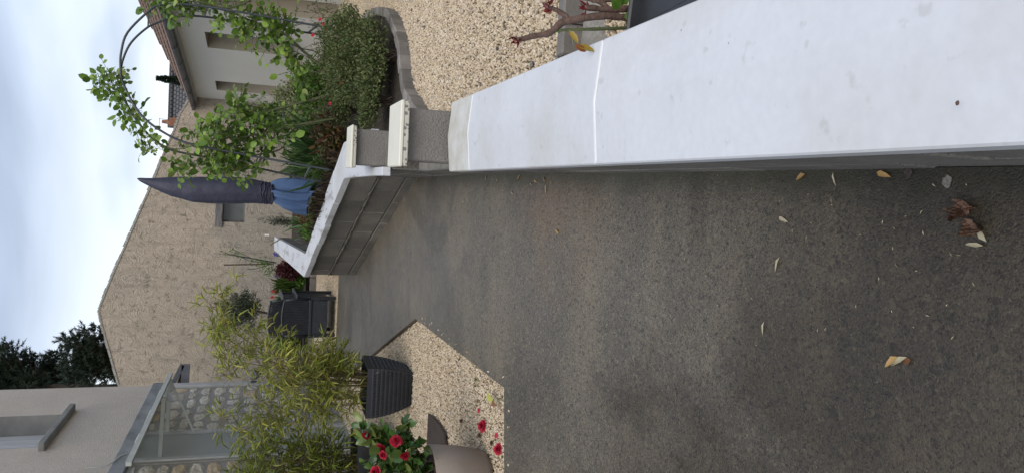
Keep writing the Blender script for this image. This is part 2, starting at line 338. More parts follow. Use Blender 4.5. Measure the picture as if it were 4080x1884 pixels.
M['brick'] = mat('brick_orange', [(.3, (.19, .085, .05)), (.7, (.26, .125, .075))], 9, 4, .85, .4, 60)
M['woodgrey'] = mat('weathered_lintel_wood', [(.3, (.10, .10, .11)), (.7, (.27, .26, .26))], 3.5, 6, .9, 1, 18, .02, stretch=(1, 6, 14))
M['shutter'] = mat('peeling_white_shutter', [(.3, (.50, .51, .52)), (.7, (.60, .62, .64))], 5, 5, .7, .6, 20, .004, stretch=(1, 9, .5))
M['cement'] = mat('grey_cement', [(.3, (.17, .17, .165)), (.7, (.30, .30, .29))], 3, 6, .85, .5, 60, .004)
M['cementband'] = mat('blue_grey_cement_band', [(.32, (.15, .16, .165)), (.6, (.265, .28, .29)), (.75, (.31, .325, .335))], 2.2, 7, .8, .4, 60, .003, stretch=(1, 1.3, 2.5))
M['panel'] = mat('grey_green_render_panel', [(.3, (.30, .32, .305)), (.7, (.39, .41, .39))], 1.1, 5, .8, .3, 70, .003)
M['trim'] = mat('pale_cement_trim', [(.3, (.36, .365, .36)), (.7, (.52, .53, .53))], 4, 5, .8, .4, 60, .003)
M['canopy'] = mat('pale_painted_steel', [(.3, (.42, .44, .41)), (.7, (.52, .54, .51))], 6, 5, .5, .2, 60, .001)
m = D.materials.new('wired_glass'); m.use_nodes = True; t = m.node_tree; p = t.nodes['Principled BSDF']; p.inputs['Base Color'].default_value = (.5, .53, .5, 1); p.inputs['Roughness'].default_value = .35
tr = N(t, 'ShaderNodeBsdfTranslucent'); tr.inputs[0].default_value = (.75, .78, .75, 1); tp_ = N(t, 'ShaderNodeBsdfTransparent'); a1 = N(t, 'ShaderNodeMixShader'); a2 = N(t, 'ShaderNodeMixShader'); a1.inputs[0].default_value = .55; a2.inputs[0].default_value = .4
t.links.new(p.outputs[0], a1.inputs[1]); t.links.new(tr.outputs[0], a1.inputs[2]); t.links.new(a1.outputs[0], a2.inputs[1]); t.links.new(tp_.outputs[0], a2.inputs[2]); t.links.new(a2.outputs[0], t.nodes['Material Output'].inputs[0]); M['wired'] = m
M['rubble'] = mat('limestone_rubble', [(.3, (.46, .42, .34)), (.5, (.58, .545, .46)), (.7, (.66, .63, .56))], 5, 6, .9, 1, 26, .03, objvar=.16)
M['rubbleochre'] = mat('ochre_rubble', [(.3, (.55, .43, .28)), (.7, (.62, .53, .38))], 6, 6, .9, 1, 26, .03, objvar=.12)
M['pointing'] = mat('grey_pointing', [(.3, (.27, .26, .235)), (.7, (.37, .36, .33))], 9, 6, .9, 1, 60, .01)
M['glass'] = mat('dusty_window', [(.3, (.07, .085, .085)), (.7, (.12, .135, .13))], 3, 4, .25, .1, 20)
M['bark'] = mat('bark', [(.3, (.055, .038, .028)), (.7, (.12, .088, .065))], 25, 5, .85, 1, 60, .006)
M['canebrown'] = mat('old_rose_cane', [(.3, (.075, .042, .032)), (.7, (.15, .095, .075))], 30, 5, .75, 1, 90, .005)
M['canegreen'] = mat('green_rose_cane', [(.3, (.055, .075, .03)), (.7, (.11, .12, .05))], 25, 4, .5, .4, 60, .002)
M['culm'] = mat('bamboo_culm', [(.3, (.085, .085, .025)), (.7, (.16, .12, .045))], 20, 4, .4, .2, 60)
M['cord'] = mat('pale_cord', [(.3, (.5, .5, .5)), (.7, (.65, .65, .65))], 30, 2, .7, 0)
M['lamp'] = mat('grey_lamp_body', [(.3, (.075, .085, .11)), (.7, (.11, .12, .15))], 10, 2, .5, .1)
M['tagwhite'] = mat('white_plastic_tag', [(.3, (.7, .7, .66)), (.7, (.78, .78, .74))], 10, 2, .5, 0)
M['deadleaf'] = mat('crumpled_dead_leaf', [(.35, (.045, .026, .018)), (.55, (.105, .055, .034)), (.7, (.15, .085, .055))], 45, 5, .6, .8, 160, .003)
L_ = {}
L_['rose'] = leafmat('rose_leaf', [(.075, .15, .025), (.15, .26, .04), (.10, .19, .028), (.25, .40, .06), (.19, .31, .045), (.06, .12, .025), (.30, .36, .09)], .38, .3)
L_['bamboo'] = leafmat('bamboo_leaf', [(.20, .25, .04), (.31, .35, .06), (.15, .21, .035), (.46, .44, .10), (.24, .29, .05), (.38, .34, .08)], .45, .3)
L_['bamboo2'] = leafmat('bamboo_leaf_green', [(.15, .21, .03), (.24, .30, .045), (.11, .17, .025), (.34, .36, .06)], .45, .3)
L_['box'] = leafmat('small_dark_leaf', [(.05, .08, .025), (.09, .125, .038), (.06, .09, .028), (.15, .185, .06), (.095, .09, .045)], .5, .2)
L_['mid'] = leafmat('mid_green_leaf', [(.055, .11, .025), (.10, .18, .035), (.07, .13, .025), (.15, .23, .055)], .45, .25)
L_['bright'] = leafmat('bright_green_leaf', [(.06, .13, .02), (.11, .21, .03), (.08, .16, .025)], .45, .25)
L_['pale'] = leafmat('pale_flower_heads', [(.22, .25, .10), (.30, .32, .16), (.14, .19, .06), (.36, .36, .22)], .7, .2)
L_['red'] = leafmat('red_new_leaf', [(.13, .020, .015), (.09, .11, .03), (.07, .10, .03), (.26, .14, .06), (.12, .03, .02), (.11, .12, .04)], .4, .25)
L_['maroon'] = leafmat('maroon_leaf', [(.055, .010, .014), (.10, .018, .022), (.035, .012, .012)], .45, .2)
L_['strap'] = leafmat('strap_leaf', [(.075, .15, .05), (.13, .22, .08), (.085, .17, .06)], .4, .25)
L_['olive'] = leafmat('olive_leaf', [(.055, .08, .05), (.09, .12, .075), (.045, .07, .04), (.14, .165, .105)], .5, .15)
L_['pine'] = leafmat('pine_needle', [(.010, .022, .014), (.018, .034, .018), (.028, .045, .02), (.012, .024, .016)], .6, .1)
L_['dry'] = leafmat('dry_stem', [(.085, .055, .042), (.13, .085, .06), (.06, .04, .03), (.10, .09, .05)], .8, .1)
L_['camellia'] = leafmat('camellia_leaf', [(.035, .085, .018), (.05, .115, .025), (.16, .20, .05), (.03, .07, .018), (.08, .14, .03)], .22, .15)
L_['camflower'] = leafmat('camellia_petal', [(.50, .010, .045), (.56, .03, .07), (.40, .008, .03), (.60, .07, .12)], .5, .25)
L_['redflower'] = leafmat('red_petal', [(.50, .02, .03), (.60, .04, .06)], .5, .2)
L_['blueflower'] = leafmat('blue_petal', [(.06, .06, .30), (.09, .09, .38)], .5, .2)
L_['bud'] = leafmat('red_bud_leaf', [(.16, .018, .022), (.10, .012, .016), (.22, .04, .03)], .4, .2)
L_['litter'] = leafmat('straw_leaf', [(.50, .46, .32), (.42, .38, .26), (.56, .52, .40)], .6, .1)
L_['yellowleaf'] = leafmat('yellow_fallen_leaf', [(.50, .46, .08), (.38, .42, .10)], .5, .1)
L_['litterbrown'] = leafmat('brown_dead_leaf', [(.16, .075, .035), (.22, .11, .05)], .55, .1)
L_['litterochre'] = leafmat('ochre_dead_leaf', [(.42, .26, .10), (.48, .32, .13)], .6, .1)

# ------------------------------------------------------------------ leaf templates (x along, y side, z up)
T_OV = (np.array([(0, 0, 0), (.22, .30, .05), (.22, 0, -.02), (.22, -.30, .05), (.58, .36, .06), (.58, 0, -.01), (.58, -.36, .06), (.84, .2, .0), (.84, 0, -.05), (.84, -.2, .0), (1, 0, -.1)]),
        [(0, 2, 1), (0, 3, 2), (1, 2, 5, 4), (2, 3, 6, 5), (4, 5, 8, 7), (5, 6, 9, 8), (7, 8, 10), (8, 9, 10)])
T_LA = (np.array([(0, 0, 0), (.3, .5, .08), (.3, 0, 0), (.3, -.5, .08), (.7, .34, .0), (.7, 0, -.06), (.7, -.34, .0), (1, 0, -.2)]),
        [(0, 2, 1), (0, 3, 2), (1, 2, 5, 4), (2, 3, 6, 5), (4, 5, 7), (5, 6, 7)])
T_DI = (np.array([(0, 0, 0), (.45, .5, .1), (.5, 0, -.03), (.45, -.5, .1), (1, 0, 0)]), [(0, 2, 1), (0, 3, 2), (1, 2, 4), (2, 3, 4)])
T_NE = (np.array([(0, -.5, 0), (0, .5, 0), (1, .0, 0)]), [(0, 2, 1)])
T_PE = (np.array([(0, 0, 0), (.3, .34, .05), (.3, 0, 0), (.3, -.34, .05), (.75, .46, .06), (.78, 0, .0), (.75, -.46, .06), (.97, .26, .0), (1, 0, -.04), (.97, -.26, .0)]),
        [(0, 2, 1), (0, 3, 2), (1, 2, 5, 4), (2, 3, 6, 5), (4, 5, 8, 7), (5, 6, 9, 8)])
def norm(a): return a/(np.linalg.norm(a, axis=-1, keepdims=True)+1e-9)
def leaves(T, P, Dr, Nn, Ls, Ws):
    P = np.asarray(P, float); n = len(P); X = norm(np.asarray(Dr, float)); Y = norm(np.cross(np.asarray(Nn, float), X)); Z = np.cross(X, Y)
    t, F = T; Ls = np.broadcast_to(Ls, n); Ws = np.broadcast_to(Ws, n)
    V = P[:, None]+X[:, None]*(t[:, 0][None, :, None]*Ls[:, None, None])+Y[:, None]*(t[:, 1][None, :, None]*Ws[:, None, None])+Z[:, None]*(t[:, 2][None, :, None]*Ls[:, None, None])
    k = len(t); return V.reshape(-1, 3), [tuple(i*k+j for j in f) for i in range(n) for f in F]
def rnd(n, s=1.): return rng.normal(size=(n, 3))*s
def leafset(T, P, Dr, Nn, Ls, Ws, m, parent, maxparts=0, stuffname='foliage', partname='leaf'):
    n = len(P); Ls = np.broadcast_to(Ls, n); Ws = np.broadcast_to(Ws, n)
    k = min(maxparts, n)
    if k:
        dist = np.linalg.norm(np.asarray(P)-CP, axis=1)/Ls; idx = np.argsort(dist); a, b = idx[:k], idx[k:]
        me = D.meshes.new(partname); me.from_pydata(T[0].tolist(), [], T[1]); me.materials.append(m); me.shade_smooth()
        for i in a:
            place(partname, me, parent, P[i], Dr[i], Nn[i], (Ls[i], Ws[i], Ls[i]))
    else: b = np.arange(n)
    if len(b):
        v, f = leaves(T, np.asarray(P)[b], np.asarray(Dr)[b], np.asarray(Nn)[b], Ls[b], Ws[b])
        o = obj(stuffname, v, f, m, parent, smooth=True); o['kind'] = 'stuff'
def shell(c, r, n, hollow=.55):
    """points spread through an ellipsoid, denser to its outside, with outward directions"""
    d = norm(rnd(n)); q = (hollow+(1-hollow)*rng.random(n)**.6)[:, None]
    return np.asarray(c)+d*np.asarray(r)*q, norm(d/np.asarray(r))
def bush(name, label, cat, base, rx, ry, h, n, Lf, Wf, m, T=T_DI, lumps=14, lump=.38, stem=M['bark'], group=None, up=.3, lean=(0, 0), maxparts=0, wild=.6, zlow=0.1):
    base = np.array(base, float); t = thing(name, label, cat, base, group)
    g = G(); P, Q = [], []
    cen = []
    for i in range(lumps):
        d = norm(rnd(1))[0]; rr = (1-lump)*rng.random()**.45
        c = base+np.array([lean[0]*h, lean[1]*h, 0])*.5+np.array([d[0]*rx*rr, d[1]*ry*rr, h*(zlow+(1-zlow)*.5)+d[2]*h*.5*(1-zlow)*rr])
        cen.append(c); k = rng.uniform(.7, 1.2)
        p, q = shell(c, (rx*lump*k, ry*lump*k, h*.55*lump*k), n//lumps, .35); P.append(p); Q.append(q)
        g.tube([base+(c-base)*.02+rnd(1, .02)[0]*[1, 1, 0], base+(c-base)*[.4, .4, .55], c, c+rnd(1, .05)[0]+[0, 0, h*.1]], [.006+.004*h, .006, .004, .002], 4)
    P = np.vstack(P); Q = np.vstack(Q); P[:, 2] = np.maximum(P[:, 2], base[2]+.01)
    g.out('stem', stem, t)
    Dr = norm(Q+rnd(len(P), wild)+[0, 0, up]); Nn = norm(Q+rnd(len(P), .5)+[0, 0, .8])
    s = rng.uniform(.65, 1.25, len(P))
    leafset(T, P, Dr, Nn, Lf*s, Wf*s, m, t, maxparts)
    return t

# ================================================================== THE SETTING
def sheet(name, poly, zf, m, thick=0, kind='structure', sub=None):
    """flat polygon (x, y) laid on height function zf, with a skirt"""
    n = len(poly); top = [(x, y, zf(x, y)) for x, y in poly]
    F = [tuple(range(n))]; V = list(top)
    if thick:
        V += [(x, y, z-thick) for x, y, z in top]; F += [(i, n+i, n+(i+1) % n, (i+1) % n) for i in range(n)]
    o = obj(name, V, F, m)
    bm = bmesh.new(); bm.from_mesh(o.data); bmesh.ops.triangulate(bm, faces=[f for f in bm.faces if len(f.verts) > 4]); bmesh.ops.recalc_face_normals(bm, faces=bm.faces)
    up_ = sum(f.normal.z*f.calc_area() for f in bm.faces)
    if up_ < 0: bmesh.ops.reverse_faces(bm, faces=bm.faces)
    bm.to_mesh(o.data); bm.free()
    if kind: o['kind'] = kind
    return o
rows = [(-400, -.5), (-5, -.5), (40, 1.65), (60, 1.9), (500, 1.9)]
obj('ground', [(x, y, z) for y, z in rows for x in (-400, 400)], [(2*i, 2*i+1, 2*i+3, 2*i+2) for i in range(4)], M['earth'])['kind'] = 'structure'

def wl(y): return .068+.061*y                     # left edge of the near coping (wall runs 3.5 degrees off straight ahead)
WB = lambda y: wl(y)+.024                         # left face of the block wall under it
WC = (.372, 5.47)                                 # outer corner where the wall turns left
WD = (-.485, 8.025)                               # next corner, where it turns back again
we = (-.35, 12.95)
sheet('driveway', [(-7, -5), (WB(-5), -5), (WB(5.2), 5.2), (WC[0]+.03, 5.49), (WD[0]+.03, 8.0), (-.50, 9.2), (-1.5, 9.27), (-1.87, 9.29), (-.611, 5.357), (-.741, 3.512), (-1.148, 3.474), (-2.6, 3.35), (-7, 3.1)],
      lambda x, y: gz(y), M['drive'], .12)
sheet('gravel_base_near', [(-.60, 5.4), (-1.88, 9.35), (-2.25, 9.4), (-3.2, 3.3), (-1.148, 3.46), (-.735, 3.50)], lambda x, y: gz(y)-.045, M['gravelbed'])
sheet('gravel_base_far', [(-.42, 9.15), (-.30, 11.6), (-3.2, 11.9), (-3.2, 9.2)], lambda x, y: gz(y)-.03, M['gravelbed'])
GZ = .455
sheet('gravel_base_side', [(.33, 2.16), (5, 1.9), (5, 15.2), (2.0, 15.2), (2.0, 7.5), (1.80, 6.35), (1.60, 5.6), (1.45, 5.25), (1.2, 4.88), (.9, 4.72), (.6, 4.3), (.45, 4.0)], lambda x, y: GZ-.012, M['gravelbed'])
sheet('gravel_base_low', [(.12, -1), (4, -1), (4, 2.2), (.3, 2.2)], lambda x, y: .345, M['gravelbed'])
soilz = lambda x, y: .47+.035*(y-4.7)
sheet('planting_bed_soil', [(.53, 4.1), (.75, 4.3), (.9, 4.68), (1.2, 4.84), (1.45, 5.21), (1.60, 5.56), (1.80, 6.31), (1.98, 7.4), (2.02, 15.1), (-3.0, 15.1), (-3.0, 11.75), (-.33, 11.6), (-.3, 8.0), (.45, 5.6), (.5, 4.4)], soilz, M['soil'])

# --- pebbles: real stones scattered over the gravel (nobody could count them)
def pebbles(name, poly, zf, dens, size, seed, cols):
    base = sheet(name, poly, zf, None, 0, None)
    m = D.materials.new(name+'_stone'); m.use_nodes = True; t = m.node_tree; p = t.nodes['Principled BSDF']
    oi = N(t, 'ShaderNodeObjectInfo'); r = N(t, 'ShaderNodeValToRGB'); el = r.color_ramp.elements
    for i, (pos, c) in enumerate(cols):
        q = el[i] if i < 2 else el.new(pos); q.position = pos; q.color = (*c, 1)
    t.links.new(oi.outputs['Random'], r.inputs[0]); t.links.new(r.outputs[0], p.inputs['Base Color']); p.inputs['Roughness'].default_value = .7
    ng = D.node_groups.new(name, 'GeometryNodeTree'); ng.interface.new_socket('Geometry', in_out='INPUT', socket_type='NodeSocketGeometry'); ng.interface.new_socket('Geometry', in_out='OUTPUT', socket_type='NodeSocketGeometry')
    gi, go = N(ng, 'NodeGroupInput'), N(ng, 'NodeGroupOutput'); L = ng.links.new
    dp = N(ng, 'GeometryNodeDistributePointsOnFaces'); dp.inputs['Density'].default_value = dens; dp.inputs['Seed'].default_value = seed; L(gi.outputs[0], dp.inputs['Mesh'])
    ico = N(ng, 'GeometryNodeMeshIcoSphere'); ico.inputs['Radius'].default_value = size; ico.inputs['Subdivisions'].default_value = 2
    sp = N(ng, 'GeometryNodeSetPosition'); nz = N(ng, 'ShaderNodeTexNoise'); nz.inputs['Scale'].default_value = .9/size*.5
    sb = N(ng, 'ShaderNodeVectorMath', operation='SUBTRACT'); L(nz.outputs['Color'], sb.inputs[0]); sb.inputs[1].default_value = (.5, .5, .5)
    sc = N(ng, 'ShaderNodeVectorMath', operation='SCALE'); L(sb.outputs[0], sc.inputs[0]); sc.inputs['Scale'].default_value = size*1.9
    L(ico.outputs[0], sp.inputs['Geometry']); L(sc.outputs[0], sp.inputs['Offset'])
    sm = N(ng, 'GeometryNodeSetMaterial'); sm.inputs['Material'].default_value = m; L(sp.outputs[0], sm.inputs['Geometry'])
    ip = N(ng, 'GeometryNodeInstanceOnPoints'); L(dp.outputs['Points'], ip.inputs['Points']); L(sm.outputs[0], ip.inputs['Instance'])
    rr = N(ng, 'FunctionNodeRandomValue', data_type='FLOAT_VECTOR'); rr.inputs[0].default_value = (0, 0, 0); rr.inputs[1].default_value = (6.28, 6.28, 6.28); rr.inputs['Seed'].default_value = 3
    L(rr.outputs[0], ip.inputs['Rotation'])
    rs = N(ng, 'FunctionNodeRandomValue', data_type='FLOAT_VECTOR'); rs.inputs[0].default_value = (.55, .5, .4); rs.inputs[1].default_value = (1.45, 1.1, .9); rs.inputs['Seed'].default_value = 9
    L(rs.outputs[0], ip.inputs['Scale'])
    jz = N(ng, 'FunctionNodeRandomValue', data_type='FLOAT_VECTOR'); jz.inputs[0].default_value = (0, 0, -size*.3); jz.inputs[1].default_value = (0, 0, size*.9); jz.inputs['Seed'].default_value = 5
    s2 = N(ng, 'GeometryNodeSetPosition'); L(ip.outputs[0], s2.inputs['Geometry']); L(jz.outputs[0], s2.inputs['Offset'])
    L(s2.outputs[0], go.inputs[0])
    md = base.modifiers.new('stones', 'NODES'); md.node_group = ng
    base['kind'] = 'stuff'
    return base
PC = [(0, (.28, .21, .14)), (.95, (.64, .57, .46)), (.12, (.43, .345, .235)), (.45, (.53, .435, .31)), (.75, (.59, .505, .38)), (.975, (.30, .26, .23))]
pebbles('gravel_side', [(.42, 2.17), (1.25, 2.1), (3.2, 6.2), (3.35, 11.5), (2.6, 11.7), (2.0, 7.5), (1.84, 6.4), (1.64, 5.64), (1.48, 5.28), (1.2, 4.93), (.9, 4.76), (.62, 4.3), (.5, 4.0)], lambda x, y: GZ, 11000, .0064, 1, PC)
pebbles('gravel_low', [(.35, 1.3), (1.1, 1.3), (1.2, 2.14), (.38, 2.14)], lambda x, y: +.357, 8600, .0074, 2, PC)
pebbles('gravel_left', [(-.615, 5.33), (-1.87, 9.25), (-2.1, 9.3), (-2.5, 3.4), (-1.148, 3.485), (-.75, 3.525)], lambda x, y: gz(y)-.032, 11000, .0062, 3, PC)
pebbles('gravel_patio', [(-.49, 9.21), (-.42, 11.5), (-2.6, 11.75), (-2.1, 9.31), (-1.5, 9.28)], lambda x, y: gz(y)-.018, 9000, .0068, 4, PC)

def strip(a, b, w): a = np.array(a); b = np.array(b); t = (b-a)/np.linalg.norm(b-a); n = np.array([t[1], -t[0]])*w; return [tuple(a), tuple(b), tuple(b+n), tuple(a+n)]
pebbles('gravel_spill', strip((-.735, 3.50), (-.605, 5.34), .06), lambda x, y: gz(y)+.001, 120, .0055, 7, PC)
pebbles('gravel_spill', strip((-1.6, 3.44), (-.741, 3.505), .09), lambda x, y: gz(y)+.001, 170, .0055, 8, PC)
pebbles('gravel_spill', strip((-.50, 9.19), (-1.5, 9.26), -.12)[::-1], lambda x, y: gz(y)+.001, 160, .006, 11, PC)
# ================================================================== LOW GARDEN WALL
wall = thing('garden_wall', 'low grey concrete block wall with white coping slabs running beside the driveway', 'wall', (.2, 2, .1))
def wbox(a, b, th, z0a, z0b, z1a, z1b):
    """wall piece from a to b (left face), thickness to the right; bottom and top heights at each end"""
    a = np.array(a, float); b = np.array(b, float); t = (b-a)/np.linalg.norm(b-a); n = np.array([t[1], -t[0]])*th
    return G().hexa([(a[0], a[1], z0a), (a[0]+n[0], a[1]+n[1], z0a), (b[0]+n[0], b[1]+n[1], z0b), (b[0], b[1], z0b),
                     (a[0], a[1], z1a), (a[0]+n[0], a[1]+n[1], z1a), (b[0]+n[0], b[1]+n[1], z1b), (b[0], b[1], z1b)])
def lerp(a, b, t): return tuple(np.array(a, float)+(np.array(b, float)-np.array(a, float))*t)
def blockrun(a, b, topa, topb, courses, th=.2, bl=.5, m=M['block'], off=0., parent=wall, ch=.2, jt=.012):
    a = np.array(a, float); b = np.array(b, float); Ln = np.linalg.norm(b-a); t = (b-a)/Ln
    top = lambda s: topa+(topb-topa)*s/Ln
    nrm = np.array([t[1], -t[0]])
    core = wbox(a+nrm*.008, b+nrm*.008, th-.016, top(0)-courses*ch, top(Ln)-courses*ch, top(0)-.004, top(Ln)-.004); core.out('mortar', M['mortar'], parent)
    for c in range(courses):
        s = -bl*((c % 2)*.5+off)
        while s < Ln:
            s0, s1 = max(s+jt/2, 0), min(s+bl-jt/2, Ln)
            if s1-s0 > .04:
                j = random.uniform(-.0025, .0025); p0, p1 = a+t*s0+nrm*j, a+t*s1+nrm*j
                wbox(p0, p1, th, top(s0)-(c+1)*ch+jt/2, top(s1)-(c+1)*ch+jt/2, top(s0)-c*ch-jt/2, top(s1)-c*ch-jt/2).out('block', m, parent, bevel=.004)
            s += bl
# near run, level top
blockrun((WB(-1.2), -1.2), (WB(2.79), 2.79), .60, .60, 4, off=.3)
# below the gate opening and beside the pillars
blockrun((WB(2.795), 2.795), (WB(4.06), 4.06), .50, .53, 3, off=.1)
blockrun((WB(4.065), 4.065), (WC[0]+.032, 5.48), .672, .742, 3, off=.2)
# run turning left along the drive
blockrun((WC[0]+.03, 5.487), (WD[0]+.03, 8.02), .742, .872, 3, off=-.02)
blockrun((WD[0]+.025, 8.03), (we[0]+.02, we[1]), .872, 1.115, 3, th=.19, off=.1)
# smeared pointing along the bed joint of the left run, and pale render under the near coping
g = G()
a, b = np.array([WC[0]+.026, 5.487]), np.array([WD[0]+.026, 8.02]); t_ = (b-a)/np.linalg.norm(b-a)
pts = []
for i in range(40):
    s = i/39; p = a+(b-a)*s-np.array([t_[1], -t_[0]])*-.001; z = .742+(.872-.742)*s-.2
    pts.append((p[0]-.004, p[1], z+random.uniform(-.005, .005)))
g.tube(pts, [random.uniform(.004, .010) for _ in pts], 5); g.out('pointing', M['mortar'], wall)
g = G(); pts = [(WB(y)-.003, y, .565+random.uniform(-.01, .01)) for y in np.linspace(1.75, 2.6, 14)]
g.add([(p[0]-.002, p[1], p[2]+.03) for p in pts]+[(p[0]-.002, p[1], p[2]-.035-random.uniform(0, .03)) for p in pts], [(i, i+1, 14+i+1, 14+i) for i in range(13)]); g.out('render_patch', M['mortarpale'], wall)

def coping(pL0, pL1, pR0, pR1, z0, z1, m, th=.045, ridge=.012, name='coping_slab'):
    """double-pitched slab between left edge pL0-pL1 and right edge pR0-pR1 (xy)"""
    A = []
    for (l, r, z) in ((pL0, pR0, z0), (pL1, pR1, z1)):
        l = np.array(l, float); r = np.array(r, float); mid = (l+r)/2
        A.append([(l[0], l[1], z-th), (r[0], r[1], z-th), (r[0], r[1], z), (mid[0], mid[1], z+ridge), (l[0], l[1], z)])
    V = A[0]+A[1]; F = [(0, 1, 2, 3, 4), (9, 8, 7, 6, 5)]+[(i, 5+i, 5+(i+1) % 5, (i+1) % 5) for i in range(5)]
    o = obj(name, V, F, m, wall, bevel=.003)
    bm = bmesh.new(); bm.from_mesh(o.data); bmesh.ops.recalc_face_normals(bm, faces=bm.faces); bm.to_mesh(o.data); bm.free()
    return o
WR = lambda y: wl(y)+.262
ys = [-1.7, -.64, .41, 1.462, 2.512, 2.815]
for i in range(5):
    y0, y1 = ys[i]+.003, ys[i+1]-.003
    coping((wl(y0), y0), (wl(y1), y1), (WR(y0)-.0, y0-.016), (WR(y1), y1-.016), .65, .65, M['copingdirty'] if i == 4 else M['coping'])
for y in ys[1:5]:
    coping((wl(y)+.003, y-.0045), (wl(y)+.003, y+.0045), (WR(y)-.003, y-.0205), (WR(y)-.003, y-.0115), .6508, .6508, M['joint'], .04, .0122, 'mortar_joint')
# lower coping past the gate
pz = lambda y: .5185+.05*y
ys = [4.07, 4.42]
coping((.304, 4.07), (.325, 4.42), (.352, 4.072), (.373, 4.422), pz(4.07), pz(4.42), M['coping'], .045, .002)
coping((.3255, 4.428), (WC[0], WC[1]), (.60, 4.43), (.637, 5.53), pz(4.43), pz(5.47), M['copingfar'])
# left run
W2o = lambda s: np.array(lerp(WC, WD, s)); W2i = lambda s: np.array(lerp((.637, 5.55), (-.243, 7.912), s))
cuts = [0, .19, .385, .58, .775, 1.0]
for i in range(5):
    s0, s1 = cuts[i]+.0015, cuts[i+1]-.0015; dz = (0, .003, -.004, .002, -.002)[i]
    coping(W2o(s0), W2o(s1), W2i(s0), W2i(s1), pz(W2o(s0)[1])+dz, pz(W2o(s1)[1])+dz, M['coping'] if i < 1 else M['copingfar'], .05, .004)
cuts = np.linspace(0, 1, 10)
for i in range(9):
    s0, s1 = cuts[i]+.001, cuts[i+1]-.001
    o0, o1, i0, i1 = lerp(WD, we, s0), lerp(WD, we, s1), lerp((-.243, 7.912), (-.13, 12.9), s0), lerp((-.243, 7.912), (-.13, 12.9), s1)
    if i == 0: i0 = (-.243, 7.925); o0 = (WD[0]+.001, 8.032)
    coping(o0, o1, i0, i1, pz(o0[1]), pz(o1[1]), M['copingfar'], .05, .004)

# --- gate pillars
def pillar(x, y, yaw, z0, z1, wdt, capw, captop, capth, label, blocks):
    t = thing('gate_pillar', label, 'pillar', (x, y, z0), None)
    c, s = math.cos(R(yaw)), math.sin(R(yaw))
    def bx(hw, za, zb, hd=None):
        hd = hd or hw
        return G().hexa([(x+c*i*hw-s*j*hd, y+s*i*hw+c*j*hd, z) for z in (za, zb) for i, j in ((-1, -1), (1, -1), (1, 1), (-1, 1))])
    zz = z0
    for k, h in enumerate(blocks):
        bx(wdt/2, zz, zz+h-.008).out('block', M['blockdry'], t, bevel=.006); zz += h
        bx(wdt/2-.008, zz-.010, zz+.001).out('mortar', M['mortarpale'], t)
    top = bx(capw/2, captop-capth*.45, captop, capw/2+.015).out('cap', M['cap'], t, bevel=.004)
    bx(capw/2-.003, captop-capth, captop-capth*.45-.0005, capw/2+.012).out('cap_edge', M['aggregate'], top, bevel=.003)
    return t
m = D.materials.new('broken_aggregate'); m.use_nodes = True; t = m.node_tree; p = t.nodes['Principled BSDF']; mixc, noise, mr = mix_tool(t)
vo = N(t, 'ShaderNodeTexVoronoi'); vo.inputs['Scale'].default_value = 75; tcx = N(t, 'ShaderNodeTexCoord'); t.links.new(tcx.outputs['Object'], vo.inputs['Vector'])
sc_ = N(t, 'ShaderNodeSeparateColor'); t.links.new(vo.outputs['Color'], sc_.inputs[0])
cc = mixc(mr(sc_.outputs[0], .6, .64), (.46, .45, .39), (.17, .16, .15)); cc = mixc(mr(vo.outputs['Distance'], .5, .62), cc, (.50, .49, .43))
t.links.new(cc, p.inputs['Base Color']); p.inputs['Roughness'].default_value = .8
M['aggregate'] = m
pillar(.383, 2.955, -4, .40, .80, .200, .250, .842, .034, 'nearer grey block gate pillar with cream cap at end of the wide white coping', [.215, .201])
pillar(.477, 4.36, -4, .46, .84, .200, .238, .875, .030, 'farther grey block gate pillar with cream cap behind the nearer one', [.19, .201])

hp = aty(1294, 1500, 4.262); G().tube([hp, hp+[0, .012, 0]], .0055, 8).out('drill_hole', M['slate'], D.objects['gate_pillar.001'])
# --- kerbs
kc = thing('kerb_edging', 'curved edging of grey pavers holding back the shrub bed', 'kerb', (1.2, 4.9, .45))
cv = spline([(.60, 4.02, 0), (.74, 4.33, 0), (.92, 4.70, 0), (1.2, 4.88, 0), (1.46, 5.23, 0), (1.63, 5.62, 0), (1.83, 6.38, 0), (1.98, 7.4, 0)], 12)
seg = np.linalg.norm(np.diff(cv, axis=0), axis=1); cum = np.r_[0, np.cumsum(seg)]; s = .0
while s+.13 < cum[-1]:
    ln = random.choice((.12, .125, .118)); p0 = np.array([np.interp(s, cum, cv[:, k]) for k in (0, 1)]); p1 = np.array([np.interp(s+ln, cum, cv[:, k]) for k in (0, 1)])
    tw = random.uniform(-.006, .006); zt = .535+random.uniform(-.006, .006); nrm = np.array([p1[1]-p0[1], -(p1[0]-p0[0])])/ln; wbox(p0-nrm*(.035+tw), p1-nrm*(.035-tw), .065, .40, .40, zt, zt+random.uniform(-.004, .004)).out('paver', M['kerb'], kc, bevel=.006)
    s += ln+.005
kn = thing('kerb_edging', 'straight edging of grey pavers between the raised gravel and the black rose pot', 'kerb', (.6, 2.14, .36))
x = .36
while x < 2.6:
    y = 2.185-.10*(x-.36)+random.uniform(-.004, .004); z = .475+random.uniform(-.003, .003)
    G().hexa([(x, y-.045, .36), (x+.093, y-.054, .36), (x+.093, y+.0, .36), (x, y+.01, .36), (x, y-.04, z), (x+.093, y-.049, z), (x+.093, y, z), (x, y+.01, z)]).out('paver', M['kerb'], kn, bevel=.006); x += .097
g = G(); n = 40; V = []
for i in range(n):
    x = .3+i*.06; y = 2.19-.10*(x-.36); V += [(x, y-.048, .415+random.uniform(-.006, .006)), (x, y-.085+random.uniform(-.012, .008), .395+random.uniform(-.008, .008)), (x, y-.115+random.uniform(-.014, .01), .345)]
